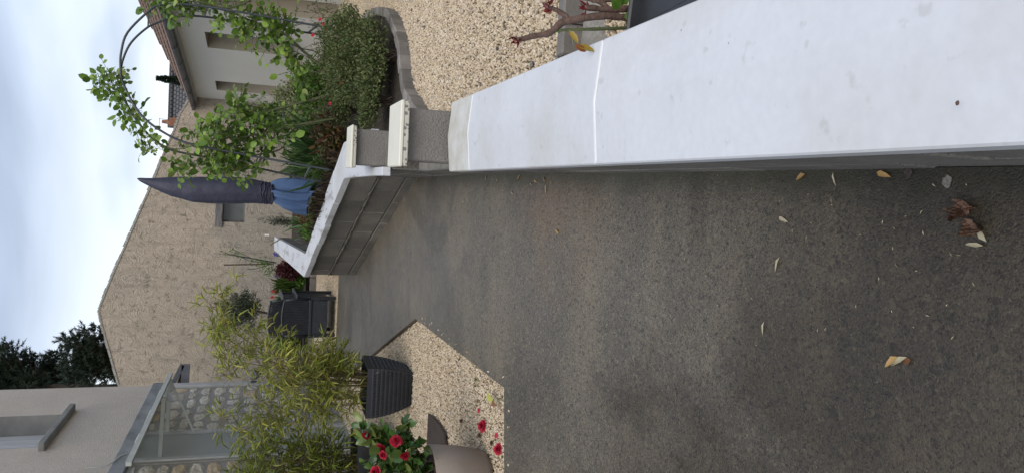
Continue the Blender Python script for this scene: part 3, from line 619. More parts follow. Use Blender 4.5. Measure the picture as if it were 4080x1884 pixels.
g.add(V, [(3*i+j, 3*i+3+j, 3*i+4+j, 3*i+1+j) for i in range(n-1) for j in (0, 1)]); g.out('haunching', M['haunch'], kn, smooth=True)
kf = thing('kerb_edging', 'low grey kerb blocks at the back of the gravel patio behind the stacked chairs', 'kerb', (-1, 11.6, .57))
x = -3.0
while x < -.4:
    y = 11.58-.12*(x+.4); z = .555+.10+random.uniform(-.004, .004); G().box(x, x+.375, y-.03, y+.03, .48, z).out('kerb_block', M['kerb'], kf, bevel=.006); x += .383

# ================================================================== BUILDINGS
# --- gable wall facing us
GY = 15.0
prof = [(352, 470), (533, 420), (590, 403), (623, 396), (650, 392), (678, 401), (782, 442), (902, 494), (1049, 557), (1175, 612), (1284, 655), (1371, 694), (1431, 715), (1500, 758)]
gp = [aty(u, v, GY) for u, v in prof]; gp = [(-3.6, GY, gp[0][2]-.2)]+[tuple(q) for q in gp]+[(2.9, GY, gp[-1][2]-.25)]
barn = thing('gable_building', 'low barn with rough beige rendered gable wall facing the garden', 'building', (0, GY, .7))
# front wall as columns so that the window stays an opening
wx0, wx1, wz0, wz1 = .10, .88, 1.69, 2.075
topz = lambda x: float(np.interp(x, [q[0] for q in gp], [q[2] for q in gp]))
xs = sorted(set([q[0] for q in gp]+[wx0, wx1]+[float(q) for q in np.linspace(-3.5, 2.8, 60)])); V = []; F = []
def quadc(a, b, c, d): k = len(V); V.extend([a, b, c, d]); F.append((k, k+1, k+2, k+3))
jig = {x: random.uniform(-.012, .012) for x in xs}
for x0, x1 in zip(xs[:-1], xs[1:]):
    t0, t1 = topz(x0)+jig[x0], topz(x1)+jig[x1]
    if x0 >= wx0-1e-6 and x1 <= wx1+1e-6:
        quadc((x0, GY, .2), (x1, GY, .2), (x1, GY, wz0), (x0, GY, wz0)); quadc((x0, GY, wz1), (x1, GY, wz1), (x1, GY, t1), (x0, GY, t0))
    else: quadc((x0, GY, .2), (x1, GY, .2), (x1, GY, t1), (x0, GY, t0))
    quadc((x0, GY, t0), (x1, GY, t1), (x1, GY+.35, t1), (x0, GY+.35, t0))
for (a, b) in (((wx0, wz0), (wx0, wz1)), ((wx0, wz1), (wx1, wz1)), ((wx1, wz1), (wx1, wz0)), ((wx1, wz0), (wx0, wz0))):
    quadc((a[0], GY, a[1]), (b[0], GY, b[1]), (b[0], GY+.14, b[1]), (a[0], GY+.14, a[1]))
quadc((-3.6, GY, .2), (-3.6, GY, gp[0][2]), (-3.6, GY+8, gp[0][2]), (-3.6, GY+8, .2)); quadc((2.9, GY, .2), (2.9, GY+8, .2), (2.9, GY+8, gp[-1][2]), (2.9, GY, gp[-1][2]))
obj('wall', V, F, M['gable'], barn)
g = G(); pk = max(gp, key=lambda q: q[2])
for a, b in ((gp[0], pk), (pk, gp[-1])):
    g.add([(a[0], GY+.3, a[2]-.06), (b[0], GY+.3, b[2]-.06), (b[0], GY+8, b[2]-.06), (a[0], GY+8, a[2]-.06)], [(0, 1, 2, 3)])
g.out('roof', M['tile'], barn)
g = G()   # weathered dark mortar capping on the rakes
for q0, q1 in zip(gp[1:-2], gp[2:-1]):
    n_ = 5
    for k in range(n_):
        a, b = np.array(lerp(q0, q1, k/n_)), np.array(lerp(q0, q1, (k+1)/n_)); h0 = random.uniform(.0, .018)
        g.hexa([(a[0], GY-.012, a[2]-.022), (b[0]-.01, GY-.012, b[2]-.022), (b[0]-.01, GY+.3, b[2]-.022), (a[0], GY+.3, a[2]-.022), (a[0], GY-.012, a[2]+.008+h0), (b[0]-.01, GY-.012, b[2]+.008+h0), (b[0]-.01, GY+.3, b[2]+.008+h0), (a[0], GY+.3, a[2]+.008+h0)])
g.out('verge_capping', M['pointing'], barn)
wn = G().box(wx0, wx1, GY+.12, GY+.135, wz0, wz1).out('window', M['glass'], barn)
for q in (wx0+.02, (wx0+wx1)/2, wx1-.02): rail((q, GY+.115, wz0), (q, GY+.115, wz1), .03, .03).out('window_frame', M['woodgrey'], wn)
rail((wx0, GY+.112, wz0+.02), (wx1, GY+.112, wz0+.02), .03, .03).out('window_frame', M['woodgrey'], wn)
g = G(); V = []; n = 14
for i in range(n):
    x = -.0+(1.19)*i/(n-1); z0, z1 = 2.085+random.uniform(-.008, .008)-.008*i/n, 2.20+random.uniform(-.008, .008); V += [(x, GY-.035, z0), (x, GY-.035, z1), (x, GY+.1, z1), (x, GY+.1, z0)]
g.add(V, [(4*i+j, 4*i+(j+1) % 4, 4*i+4+(j+1) % 4, 4*i+4+j) for i in range(n-1) for j in range(4)]+[(0, 1, 2, 3), tuple(4*(n-1)+k for k in (3, 2, 1, 0))]); g.out('lintel', M['woodgrey'], barn)

# --- walls with openings on a vertical plane
def plane_wall(A, az, s0, s1, z0, z1, holes, depth, m, mrev, parent, flip=1, name='wall', back=True, soff=0.):
    """s runs from A towards the camera along -azimuth; flip=+1: the room lies to the right of the plane"""
    a = R(az); t = -np.array([math.sin(a), math.cos(a)]); n = np.array([math.cos(a), -math.sin(a)])*flip
    P = lambda s, z, d=0: (A[0]+t[0]*s+n[0]*d, A[1]+t[1]*s+n[1]*d, z)
    ss = sorted({s0, s1, *[h[0] for h in holes], *[h[1] for h in holes]}); zs = sorted({z0, z1, *[h[2] for h in holes], *[h[3] for h in holes]})
    g = G()
    for i in range(len(ss)-1):
        for j in range(len(zs)-1):
            sm, zm = (ss[i]+ss[i+1])/2, (zs[j]+zs[j+1])/2
            if any(h[0] < sm < h[1] and h[2] < zm < h[3] for h in holes): continue
            g.add([P(ss[i], zs[j]), P(ss[i+1], zs[j]), P(ss[i+1], zs[j+1]), P(ss[i], zs[j+1])], [(0, 1, 2, 3)])
    if back: 
        g.add([P(s0, z0), P(s0, z1), P(s0, z1, 4), P(s0, z0, 4)], [(0, 1, 2, 3)]); g.add([P(s1, z0), P(s1, z1), P(s1, z1, 4), P(s1, z0, 4)], [(0, 1, 2, 3)])
        g.add([P(s0, z0, 4), P(s0, z1, 4), P(s1, z1, 4), P(s1, z0, 4)], [(0, 1, 2, 3)])
    g.out(name, m, parent)
    for h in holes:
        g = G(); c = [(h[0], h[2]), (h[0], h[3]), (h[1], h[3]), (h[1], h[2])]
        for k in range(4):
            q, r = c[k], c[(k+1) % 4]; g.add([P(*q), P(*r), P(*r, depth), P(*q, depth)], [(0, 1, 2, 3)])
        g.out('reveal', mrev, parent)
    return P
def s_of(A, az, p): a = R(az); return -((p[0]-A[0])*math.sin(a)+(p[1]-A[1])*math.cos(a))

# right house
HA = (2.367, 15.0); HZ = -6.7
rh = thing('cream_house', 'cream rendered house with recessed windows and terracotta roof on the garden\'s far side', 'house', (2.7, 12, .4))
def hs(u, v): return s_of(HA, HZ, onvp(u, v, HA, HZ))
def hz_(u, v): return onvp(u, v, HA, HZ)[2]
w2 = (hs(1562, 855)*.5+hs(1553, 960)*.5, 0)
holes = []
sA, sB = hs(1524, 870), hs(1561, 857); holes.append((sA, sB, hz_(1512, 1100), hz_(1561, 857)))
sA, sB = hs(1693, 830), hs(1756, 815); holes.append((sA, sB, hz_(1668, 1140), hz_(1756, 815)))
sA, sB = hs(1806, 1260), hs(1876, 1260); holes.append((sA, sB, .44, holes[1][3]))
HT = 2.60
HP = plane_wall(HA, HZ, -.15, 11.5, .2, HT, holes, .26, M['cream'], M['tan'], rh)
for k, h in enumerate(holes):
    if k < 2:
        wnd = G().add([HP(h[0], h[2], .24), HP(h[1], h[2], .24), HP(h[1], h[3], .24), HP(h[0], h[3], .24)], [(0, 1, 2, 3)]).out('window', M['glass'], rh)
        for q in (h[0]+.03, (h[0]+h[1])/2, h[1]-.03): rail(HP(q, h[2], .225), HP(q, h[3], .225), .03, .05).out('window_frame', M['fascia'], wnd)
        G().add([HP(s, z, d) for s in (h[0]-.05, h[1]+.05) for d, z in ((-.05, h[2]-.07), (-.05, h[2]-.012), (.22, h[2]+.006), (.22, h[2]-.07))],
                [(0, 1, 2, 3), (7, 6, 5, 4), (0, 4, 5, 1), (1, 5, 6, 2), (2, 6, 7, 3), (3, 7, 4, 0)]).out('window_sill', M['cement'], rh)
    else:
        dr_ = G().add([HP(h[0], h[2], .24), HP(h[1], h[2], .24), HP(h[1], h[3], .24), HP(h[0], h[3], .24)], [(0, 1, 2, 3)]).out('door', M['tan'], rh)
# roof: courses of terracotta tiles rising away from the eave
v0 = aty(1633, 690, 15.0); v1 = aty(1884, 562, 15.0); slope = (v1[2]-v0[2])/(v1[0]-v0[0]); 
a_ = R(HZ); tE = -np.array([math.sin(a_), math.cos(a_), 0]); nE = np.array([math.cos(a_), -math.sin(a_), 0]); E0 = np.array([*HP(-.02, 0, -.13)[:2], 2.655])
nup = nE+np.array([0, 0, slope]); nup /= np.linalg.norm(nup); nn_ = np.cross(tE, nup); nn_ = nn_ if nn_[2] > 0 else -nn_
pl = G().add([E0, E0+tE*11.7, E0+tE*11.7+nup*5, E0+nup*5], [(0, 1, 2, 3)]); pl.add([E0-nn_*.05, E0+tE*11.7-nn_*.05, E0+tE*11.7+nup*5-nn_*.05, E0+nup*5-nn_*.05], [(0, 1, 2, 3)])
rf = pl.out('roof', M['tile'], rh)
# a tile: shallow barrel, 0.33 long up the slope and 0.2 wide
k = 6; tv = []
for e_, dz in ((0, .035), (1, .012)):
    for lay in (0, -.014):
        for j in range(k+1):
            q = math.pi*j/k; tv.append((.36*e_, -.101*math.cos(q), .016*math.sin(q)+dz+lay*1.6))
m1 = k+1; tf = []
for j in range(k):
    tf += [(j, j+1, 2*m1+j+1, 2*m1+j), (m1+j, 3*m1+j, 3*m1+j+1, m1+j+1), (j, m1+j, m1+j+1, j+1)]
tme = D.meshes.new('tile'); tme.from_pydata(tv, [], tf); tme.materials.append(M['tile']); tme.shade_smooth()
for c in range(9):
    for i in range(30):
        p_ = E0+nup*(c*.31-.03)+tE*(.1+i*.205)+nn_*-.012
        place('tile', tme, rf, p_, nup, nn_, (1, 1, 1))
# gutter and fascia
gl = []; A0 = E0+np.array([0, 0, -.03])-nE*.055
V = []; k = 7
for e_ in (0, 1):
    for rad in (.062, .054):
        for j in range(k+1):
            q = math.pi*j/k; V.append(A0+tE*(11.7*e_-.03)+nE*(-rad*math.cos(q))+np.array([0, 0, -rad*math.sin(q)+.03]))
m1 = k+1; F = []
for j in range(k): F += [(j, j+1, 2*m1+j+1, 2*m1+j), (m1+j, 3*m1+j, 3*m1+j+1, m1+j+1), (j, m1+j, m1+j+1, j+1), (2*m1+j, 2*m1+j+1, 3*m1+j+1, 3*m1+j)]
gut = obj('gutter', V, F, M['zinc'], rh, smooth=True)
for i in range(12):
    p_ = A0+tE*(.3+i*.75); g = G(); g.tube([p_+nE*(-.068*math.cos(q))+np.array([0, 0, -.068*math.sin(q)+.03]) for q in np.linspace(0, math.pi, 9)], .006, 5); g.out('gutter_bracket', M['zinc'], gut)
G().hexa([tuple(E0+nE*d+tE*s+np.array([0, 0, z])) for z in (-.075, -.02) for s, d in ((0, .03), (11.6, .03), (11.6, .135), (0, .135))]).out('fascia', M['fascia'], rh)
gb = [HP(-.15, HT), HP(-.15, HT, 4.2)]
obj('gable_infill', [HP(-.14, HT-.02), HP(-.14, HT+slope*4.1, 4), HP(-.14, HT-.02, 4)], [(0, 1, 2)], M['cream'], rh)

# --- house on the left: rubble stone below, pebbledash above
LA = tuple(aty(357, 1000, 10.4)[:2]); LZ = 5.0
lh = thing('old_house', 'old house with rubble stone base and pink grey pebbledash upper wall', 'house', (LA[0], 9, .4))
def lp(u, v): p = onvp(u, v, LA, LZ); return s_of(LA, LZ, p), p[2]
ws0, ws1 = lp(235, 255)[0]-.0, lp(104, 153)[0]; sillz = lp(265, 298)[1]
bz1, bz0 = 2.60, 2.46
P_ = plane_wall(LA, LZ, -.04, 8.5, bz1, 6.2, [(ws0, ws1, 3.33, 4.9)], .27, M['pebbledash'], M['cement'], lh, -1, 'upper_wall', True)
P0 = plane_wall(LA, LZ, 0, 8.5, .0, bz0, [], .2, M['pointing'], M['cement'], lh, -1, 'lower_wall', True)
def lbox(name, s0, s1, z0, z1, d0, d1, m, parent=lh, bevel=0, slant=0):
    """d positive = proud of the wall, towards the garden"""
    return G().hexa([P_(s0, z0, -d0), P_(s0, z0, -d1), P_(s1, z0, -d1), P_(s1, z0, -d0), P_(s0, z1, -d0), P_(s0, z1, -d1+slant), P_(s1, z1, -d1+slant), P_(s1, z1, -d0)]).out(name, m, parent, bevel=bevel)
lbox('cement_band', -.05, 8.5, bz0, bz1+.0, -.1, .035, M['cementband'], bevel=.01)
lbox('window_sill', ws0-.12, ws1+.12, 3.27, 3.33, -.24, .085, M['cement'], bevel=.008)
sh = lbox('shutter', ws0, ws1, 3.33, 4.9, -.27, -.24, M['shutter'])
for k in range(8):
    q = ws0+(ws1-ws0)*(k+.5)/8; lbox('plank', q-(ws1-ws0)/16+.006, q+(ws1-ws0)/16-.006, 3.34, 4.88, -.24, -.222, M['shutter'], sh)
# doorway panel and trims
ds0, ds1 = lp(146, 600)[0], lp(50, 560)[0]
lbox('corner_trim', -.03, .10, .1, bz0-.002, -.02, .03, M['trim'], bevel=.01)
lbox('door_trim', ds0-.075, ds0, .1, bz0-.002, -.02, .028, M['trim'], bevel=.005); lbox('door_trim', ds1, ds1+.075, .1, bz0-.002, -.02, .028, M['trim'], bevel=.005)
lbox('door', ds0, ds1, .1, bz0-.002, -.01, .008, M['panel'])
lbox('cement_strip', ds1+.077, ds1+.12, .1, bz0-.002, -.02, .012, M['pointing'])
# rubble stones
def rubble(s0, s1, z0, z1):
    z = z0; cnt = 0
    while z < z1-.03:
        h = random.uniform(.12, .20); h = min(h, z1-z); s = s0-random.uniform(0, .1)
        while s < s1:
            wd = random.uniform(.20, .42); a, b = max(s, s0), min(s+wd, s1); s += wd
            if b-a < .06: continue
            gp_ = .010; hw, hh = (b-a)/2-gp_, h/2-gp_; cs, cz = (a+b)/2, z+h/2+random.uniform(-.008, .008)
            n = random.choice((5, 6, 7, 7)); ring = []
            ph = random.random()*6.28
            for j in range(n):
                q = 2*math.pi*j/n+ph+random.uniform(-.2, .2); c_, s_ = math.cos(q), math.sin(q); e_ = (abs(c_)**5+abs(s_)**5)**(-1/5)*random.uniform(.84, 1.02)
                ring.append((cs+hw*c_*e_, cz+hh*s_*e_))
            V = [P_(x, y, .006) for x, y in ring]+[P_(cs+(x-cs)*.96, cz+(y-cz)*.94, -.002-random.uniform(0, .003)) for x, y in ring]+[P_(cs+(x-cs)*.62, cz+(y-cz)*.6, -.006-random.uniform(0, .010)) for x, y in ring]
            F = [(j, (j+1) % n, n+(j+1) % n, n+j) for j in range(n)]+[(n+j, n+(j+1) % n, 2*n+(j+1) % n, 2*n+j) for j in range(n)]+[tuple(range(2*n, 3*n))]
            obj('stone', V, F, M['rubbleochre'] if random.random() < .16 else M['rubble'], lh)
            cnt += 1
        z += h
    return cnt
nst = rubble(.12, ds0-.09, .85, bz0-.01)+rubble(ds1+.13, ds1+1.6, .75, bz0-.03)
print('rubble stones', nst)
# canopy over the door
yF, yN = 8.8, 6.3
tipF = aty(396, 680, yF); tipN = aty(36, 512, yN)
cn = thing('door_canopy', 'pale steel framed canopy projecting over the grey doorway', 'canopy', (tipF[0]-.4, 8, 2.3))
wF = np.array(P_(s_of(LA, LZ, (0, 8.95)), 0)); 
wa = onvp(352, 640, LA, LZ); 
wf = onvp(300, 632, LA, LZ); wn_ = onvp(28, 506, LA, LZ)
wf[2] -= .03; wn_[2] -= .0; wf[0] += .03; wn_[0] += .03
print('canopy', tipF, tipN, wf, wn_)
rail(tipF, tipN, .03, .04).out('front_rail', M['canopy'], cn); rail(wf, wn_, .03, .03).out('wall_rail', M['canopy'], cn)
mid = lambda t: (np.array(wf)*(1-t)+np.array(wn_)*t, np.array(tipF)*(1-t)+np.array(tipN)*t)
for t in (.25, .5, .75):
    a, b = mid(t); rail(a+[0, 0, .01], b+[0, 0, .01], .03, .03).out('glazing_bar', M['canopy'], cn)
for t0, t1 in ((0, .25), (.25, .5), (.5, .75), (.75, 1)):
    a, b = mid(t0+.004); c, d = mid(t1-.004); up3 = np.array([0, 0, .03])
    G().hexa([a+up3*.5, b+up3*.5, d+up3*.5, c+up3*.5, a+up3*.7, b+up3*.7, d+up3*.7, c+up3*.7]).out('pane', M['wired'], cn)
cheek = [tipF+[0, 0, .02], aty(332, 699, yF-.05), aty(303, 637, yF+.05), wf+[0.02, 0, .0]]
G().prism([aty(396, 673, yF), aty(334, 698, yF), aty(303, 636, yF)], (0, .03, 0)).out('cheek_panel', M['canopy'], cn)
for (u1, v1_, u2, v2_, yy) in ((299, 652, 60, 637, 7.85), (288, 672, 154, 666, 8.5)):
    b = onvp(u2, v2_, LA, LZ); a = aty(u1, v1_, b[1]+.15); rail(a, b, .03, .035).out('bracket', M['canopy'], cn)
a = onvp(153, 690, LA, LZ); rail(aty(334, 697, 8.75), a+[.02, 0, -.2], .02, .02).out('stay', M['canopy'], cn)
rail(aty(388, 676, yF), aty(300, 662, 8.6), .02, .02).out('stay', M['canopy'], cn)
# cable on the band
g = G(); g.tube([onvp(u, v, LA, LZ)+[.045, 0, 0] for u, v in ((60, 503), (52, 480), (30, 455), (14, 430), (5, 390), (2, 340))], .006, 5); tag(g.out('cable', M['trim']), 'thin pale cable running up the old house wall by the cement band', 'cable')
# lean-to eave behind the corner
le = thing('lean_to_roof', 'small tiled eave with dark gutter poking out behind the stone wall corner', 'roof', (-2.2, 11.2, 1.8))
c1, c2, c3, c4 = aty(430, 735, 10.9), aty(430, 722, 10.9), aty(320, 660, 10.9), aty(340, 735, 10.9)
a, b = aty(432, 727, 11.0), aty(362, 690, 11.0); c = aty(355, 748, 11.0)
rail(a, a+np.array([-2.2, 0, .95]), .05, .06).out('verge_board', M['zinc'], le)
rail(aty(434, 741, 11.0), aty(434, 741, 11.0)+np.array([-.75, .0, .02]), .05, .10).out('gutter', M['zinc'], le)
for k in range(3):
    q = aty(422-k*6, 733, 11.05); rail(q, q+np.array([-.9, 0, .30-.06*k]), .05, .022).out('tile', M['tile'], le)
# wall lamps on the rubble wall
for i, (u, v, lb) in enumerate(((330, 1098, 'small dark grey spotlight on the stone wall behind the bamboo, the lower one'), (352, 1010, 'small dark grey spotlight high on the stone wall corner behind the bamboo'))):
    p_ = onvp(u, v, LA, LZ); t = thing('wall_lamp', lb, 'lamp', p_)
    G().box(p_[0], p_[0]+.05, p_[1]-.03, p_[1]+.03, p_[2]-.04, p_[2]+.04).out('mount', M['lamp'], t, bevel=.005)
    g = G(); g.tube([p_+[.05, 0, .0], p_+[.09, -.02, .01], p_+[.17, -.05, -.05]], [.02, .045, .055], 10); g.out('lamp_head', M['lamp'], t)

# --- grey tiled house far behind with chimney
fy = 26
f0, f1, fr = aty(1700, 686, fy), aty(1374, 682, fy), aty(1500, 760, fy)
fh = thing('far_house', 'grey tiled house roof with orange brick chimney far behind the barn', 'house', (f1[0], fy, 1.5))
rx0, rx1, rz = f1[0], 12., f1[2]
obj('roof', [(rx0, fy, rz), (rx1, fy, rz), (rx1, fy-3.4, rz-2.4), (rx0, fy-3.4, rz-2.4), (rx1, fy+3.4, rz-2.4), (rx0, fy+3.4, rz-2.4)], [(0, 3, 2, 1), (0, 1, 4, 5)], M['greytile'], fh)
G().box(rx0+.1, rx1-.1, fy-3.2, fy+3.2, 1, rz-2.35).out('wall', M['cream'], fh)
obj('gable_infill', [(rx0+.1, fy, rz-.05), (rx0+.1, fy-3.2, rz-2.35), (rx0+.1, fy+3.2, rz-2.35)], [(0, 1, 2)], M['cream'], fh)
c0 = aty(1392, 700, fy); G().tube([(rx0, fy, rz+.02), (rx1, fy, rz+.02)], .09, 8).out('ridge', M['greytile'], fh)
ch = G().box(c0[0]-.13, c0[0]+.13, fy-.3, fy+.1, rz-.5, rz+.04).out('chimney', M['brick'], fh)
g = G().tube([(c0[0]+.0, fy, rz+.02), (c0[0]+.0, fy, rz+.08), (c0[0]+.02, fy, rz+.12), (c0[0]+.02, fy, rz+.27)], [.10, .09, .065, .05], 10); g.out('chimney_pot', M['brick'], ch)
g = G(); g.tube([(c0[0]+.1, fy, rz+.1), (c0[0]+.1, fy, rz+.36)], .008, 5); g.tube([(c0[0]-.3, fy, rz+.33), (c0[0]+.12, fy, rz+.35)], .007, 5); g.out('aerial', M['iron'], ch)

# ================================================================== TREES BEYOND
def pine(name, label, trunk, tips, y, seed, clumpn=520, cr=.42):
    """trunk: px points bottom to top; tips: px of branch ends"""
    tp = np.array([aty(u, v, y) for u, v in trunk]); t = thing(name, label, 'tree', (tp[0][0], y, 1.3))
    tp = np.vstack([[tp[0][0], y, 1.3], tp]); g = G(); sp_ = spline(tp, 6); g.tube(sp_, np.linspace(.22, .05, len(sp_)), 8); g.out('trunk', M['bark'], t)
    P, Q = [], []; g = G()
    for (u, v, k) in tips:
        e_ = aty(u, v, y)+np.array([0, rng.uniform(-1.0, 1.0), 0]); i = np.argmin(np.abs(sp_[:, 2]-(e_[2]-.35*abs(e_[0]-tp[-1][0])))); s_ = sp_[i]
        mdl = (s_+e_)/2+np.array([0, 0, -.18]); br = spline([s_, mdl, e_], 6); g.tube(br, np.linspace(.06, .012, len(br)), 5)
        nc = max(3, int(6*k))
        for j in range(nc):
            f = 1-.75*(j/nc)**1.1; c = br[min(len(br)-1, int(f*(len(br)-1)))]+rnd(1, .17)[0]*(1.1-f*.7)
            rad = cr*k*rng.uniform(.4, .85)
            # sprays: little shoots, each a bottle brush of needles
            for q in range(22):
                d = norm(rnd(1)+[0, 0, .7])[0]; o_ = c+d*rad*rng.uniform(.1, .8); m_n = 20
                tt = rng.random(m_n)[:, None]; P.append(o_+d*tt*rad*.45); Q.append(norm(d*1.0+rnd(m_n, .55)))
    g.out('branch', M['bark'], t)
    P = np.vstack(P); Q = np.vstack(Q); s = rng.uniform(.06, .12, len(P))
    leafset(T_NE, P, Q, rnd(len(P)), s, .018, L_['pine'], t, 0, 'crown')
    return t
gp_trees = 'pines behind the old house'
t1 = pine('pine_tree', 'tall dark pine rising behind the old house, the one whose top leaves the picture', [(330, 500), (335, 250), (345, 50), (370, -80)],
     [(500, 20, 1), (480, 0, 1.1), (478, 40, 1), (455, 62, .9), (435, 88, .8), (418, 112, .8), (400, 60, 1.4), (400, 10, 1.4), (370, 90, 1.3), (380, 130, 1.2), (440, -30, 1.3), (420, 30, 1.5), (360, 30, 1.3)], 22, 1)
t2 = pine('pine_tree', 'dark pine with ragged branch tips over the old house wall, middle of the group', [(300, 560), (330, 400), (345, 300), (360, 180), (375, 120)],
     [(445, 142, .8), (459, 172, .8), (430, 190, .7), (473, 214, .7), (464, 255, .7), (436, 270, .7), (410, 160, 1), (400, 230, 1), (385, 200, 1.1), (400, 270, 1.1), (370, 240, 1.1), (365, 170, 1.2)], 23, 2)
t3 = pine('pine_tree', 'dark pine standing beside the barn gable, nearest the beige roof slope', [(400, 620), (430, 500), (450, 420), (470, 350)],
     [(456, 292, .7), (498, 322, .9), (538, 310, .8), (545, 336, .8), (556, 364, .7), (566, 394, .7), (556, 430, .8), (520, 350, 1.1), (500, 390, 1.1), (460, 340, 1.1), (430, 310, 1.), (410, 330, 1.2), (400, 370, 1.2), (440, 400, 1.0), (380, 300, 1.2), (480, 460, 1.1), (520, 440, 1.1), (400, 440, 1.0), (370, 420, 1.2)], 21, 3)
for q in (t1, t2, t3): q['group'] = gp_trees
# small conifer behind the cream house eave
pb = aty(1552, 800, 20); ct = thing('cypress_tree', 'small dark conifer spire rising behind the cream house gutter', 'tree', (pb[0], 20, 1.2))
tp = aty(1571, 628, 20); G().tube([(pb[0], 20, 1.2), pb, tp-[0, 0, .1]], [.06, .05, .01], 6).out('trunk', M['bark'], ct)
n = 2600; f = rng.random(n)**.8; ax = pb+[.0, 0, -.4]+(tp-pb+[0, 0, .4])*f[:, None]; q = rng.random(n)*6.28; rr = (.15*(1-f)**.9+.01)*rng.uniform(.4, 1.15, n)*(1+.35*np.sin(f*31))
P = ax+np.c_[np.cos(q)*rr, np.sin(q)*rr, np.zeros(n)]; Dr = norm(np.c_[np.cos(q), np.sin(q), np.full(n, .9)]+rnd(n, .3))
leafset(T_DI, P, Dr, rnd(n), .075, .025, L_['pine'], ct, 0, 'crown')

# ================================================================== ROSE ARCH
arch = thing('rose_arch', 'dark metal garden arch of two hoops joined by rungs', 'arch', (1.2, 6.4, .5))
hA = [(1772, 1330), (1781, 1260), (1822, 1030), (1857, 820), (1866, 720), (1863, 636), (1836, 590), (1753, 508), (1676, 483), (1611, 480), (1556, 489), (1463, 535), (1398, 590), (1338, 683), (1308, 765), (1295, 830), (1273, 947), (1259, 1018), (1222, 1229), (1205, 1325)]
hB = [(1742, 1300), (1752, 1228), (1795, 960), (1816, 815), (1819, 745), (1813, 683), (1799, 644), (1775, 590), (1715, 524), (1649, 491), (1594, 482), (1523, 486), (1452, 513), (1387, 557), (1338, 601), (1297, 655), (1278, 710), (1264, 783), (1254, 838), (1217, 1011), (1173, 1212), (1160, 1290)]
pA, pB = np.array([aty(u, v, 6.15) for u, v in hA]), np.array([aty(u, v, 6.5) for u, v in hB])
for pp in (pA, pB):
    g = G(); q = spline(pp, 5); g.tube(q, .0085, 8); g.out('hoop', M['iron'], arch, smooth=True)
def rung(ia, ib):
    rail(aty(*ia, 6.15), aty(*ib, 6.5), .012, .012).out('rung', M['iron'], arch)
for ia, ib in (((1222, 1237), (1170, 1212)), ((1300, 787), (1263, 781)), ((1406, 562-15), (1433, 524)), ((1838, 593), (1775, 590)), ((1861, 828), (1817, 814)), ((1779, 1262), (1753, 1228)), ((1253, 1040), (1214, 1020))):
    rung(ia, ib)

def climbing_rose(label, blobs, canes, loc, thick):
    t = thing('climbing_rose', label, 'climbing plant', loc, 'climbing roses on the metal arch')
    for cpts, r0, r1 in canes:
        q = spline([aty(u, v, y) for u, v, y in cpts], 6); G().tube(q, np.linspace(r0, r1, len(q)), 6).out('cane', M['canegreen'], t, smooth=True)
    P, Dr, Nn, S = [], [], [], []; g = G()
    for (u, v, ru, rv, k) in blobs:
        for i in range(int(k*1.3)):
            q = rng.random()*6.28; rr = math.sqrt(rng.random()); y = 6.32+rng.normal()*.13
            c = aty(u+ru*rr*math.cos(q), v+rv*rr*math.sin(q), y)
            d = norm(rnd(1, .8)+[(u+ru*rr*math.cos(q)-u)/80, 0, .35])[0]; nrm = norm(rnd(1, .55)+[0, -.35, 1])[0]
            side = norm(np.cross(nrm, d)[None])[0]; L0 = rng.uniform(.038, .062); e_ = c+d*L0*1.9; g.tube([c-d*.05-[0, 0, .02], c, e_], .0016, 3, False)
            for (a, b) in ((1.9, 0), (1.25, .55), (1.2, -.55), (.45, .5), (.4, -.5))[:rng.integers(3, 6)]:
                pd = norm((d*(1 if b == 0 else .35)+side*b*1.6+rnd(1, .22)[0]+[0, 0, -.25])[None])[0]
                P.append(c+d*L0*a); Dr.append(pd); Nn.append(norm((nrm+rnd(1, .35)[0])[None])[0]); S.append(L0*rng.uniform(.8, 1.15)*(1.12 if b == 0 else .95))
    g.out('leaf_stalk', M['canegreen'], t)['kind'] = 'stuff'; S = np.array(S)
    S = S*rng.uniform(.72, 1.18, len(S)); leafset(T_OV, np.array(P), np.array(Dr), np.array(Nn), S, S*1.05, L_['rose'], t, 290)
    return t
bl = [(1330, 850, 60, 55, 26), (1290, 900, 70, 75, 34), (1235, 930, 45, 80, 22), (1385, 900, 45, 55, 16), (1468, 955, 34, 36, 14), (1400, 975, 70, 55, 24), (1480, 1020, 22, 24, 6), (1430, 1125, 26, 30, 8), (1395, 1130, 30, 30, 7), (1325, 1085, 45, 55, 20), (1240, 1020, 30, 30, 9),
      (1225, 745, 36, 36, 14), (1200, 955, 26, 36, 10), (1240, 850, 32, 55, 18), (1345, 795, 26, 26, 8), (1300, 985, 50, 50, 20), (1375, 1040, 40, 50, 12),
      (1585, 440, 30, 34, 13), (1548, 430, 30, 34, 10), (1530, 462, 26, 24, 7), (1490, 466, 16, 14, 4), (1455, 505, 28, 24, 8), (1425, 530, 22, 26, 8), (1350, 568, 26, 26, 6), (1322, 598, 34, 34, 8), (1300, 625, 20, 16, 4), (1300, 695, 14, 28, 3)]
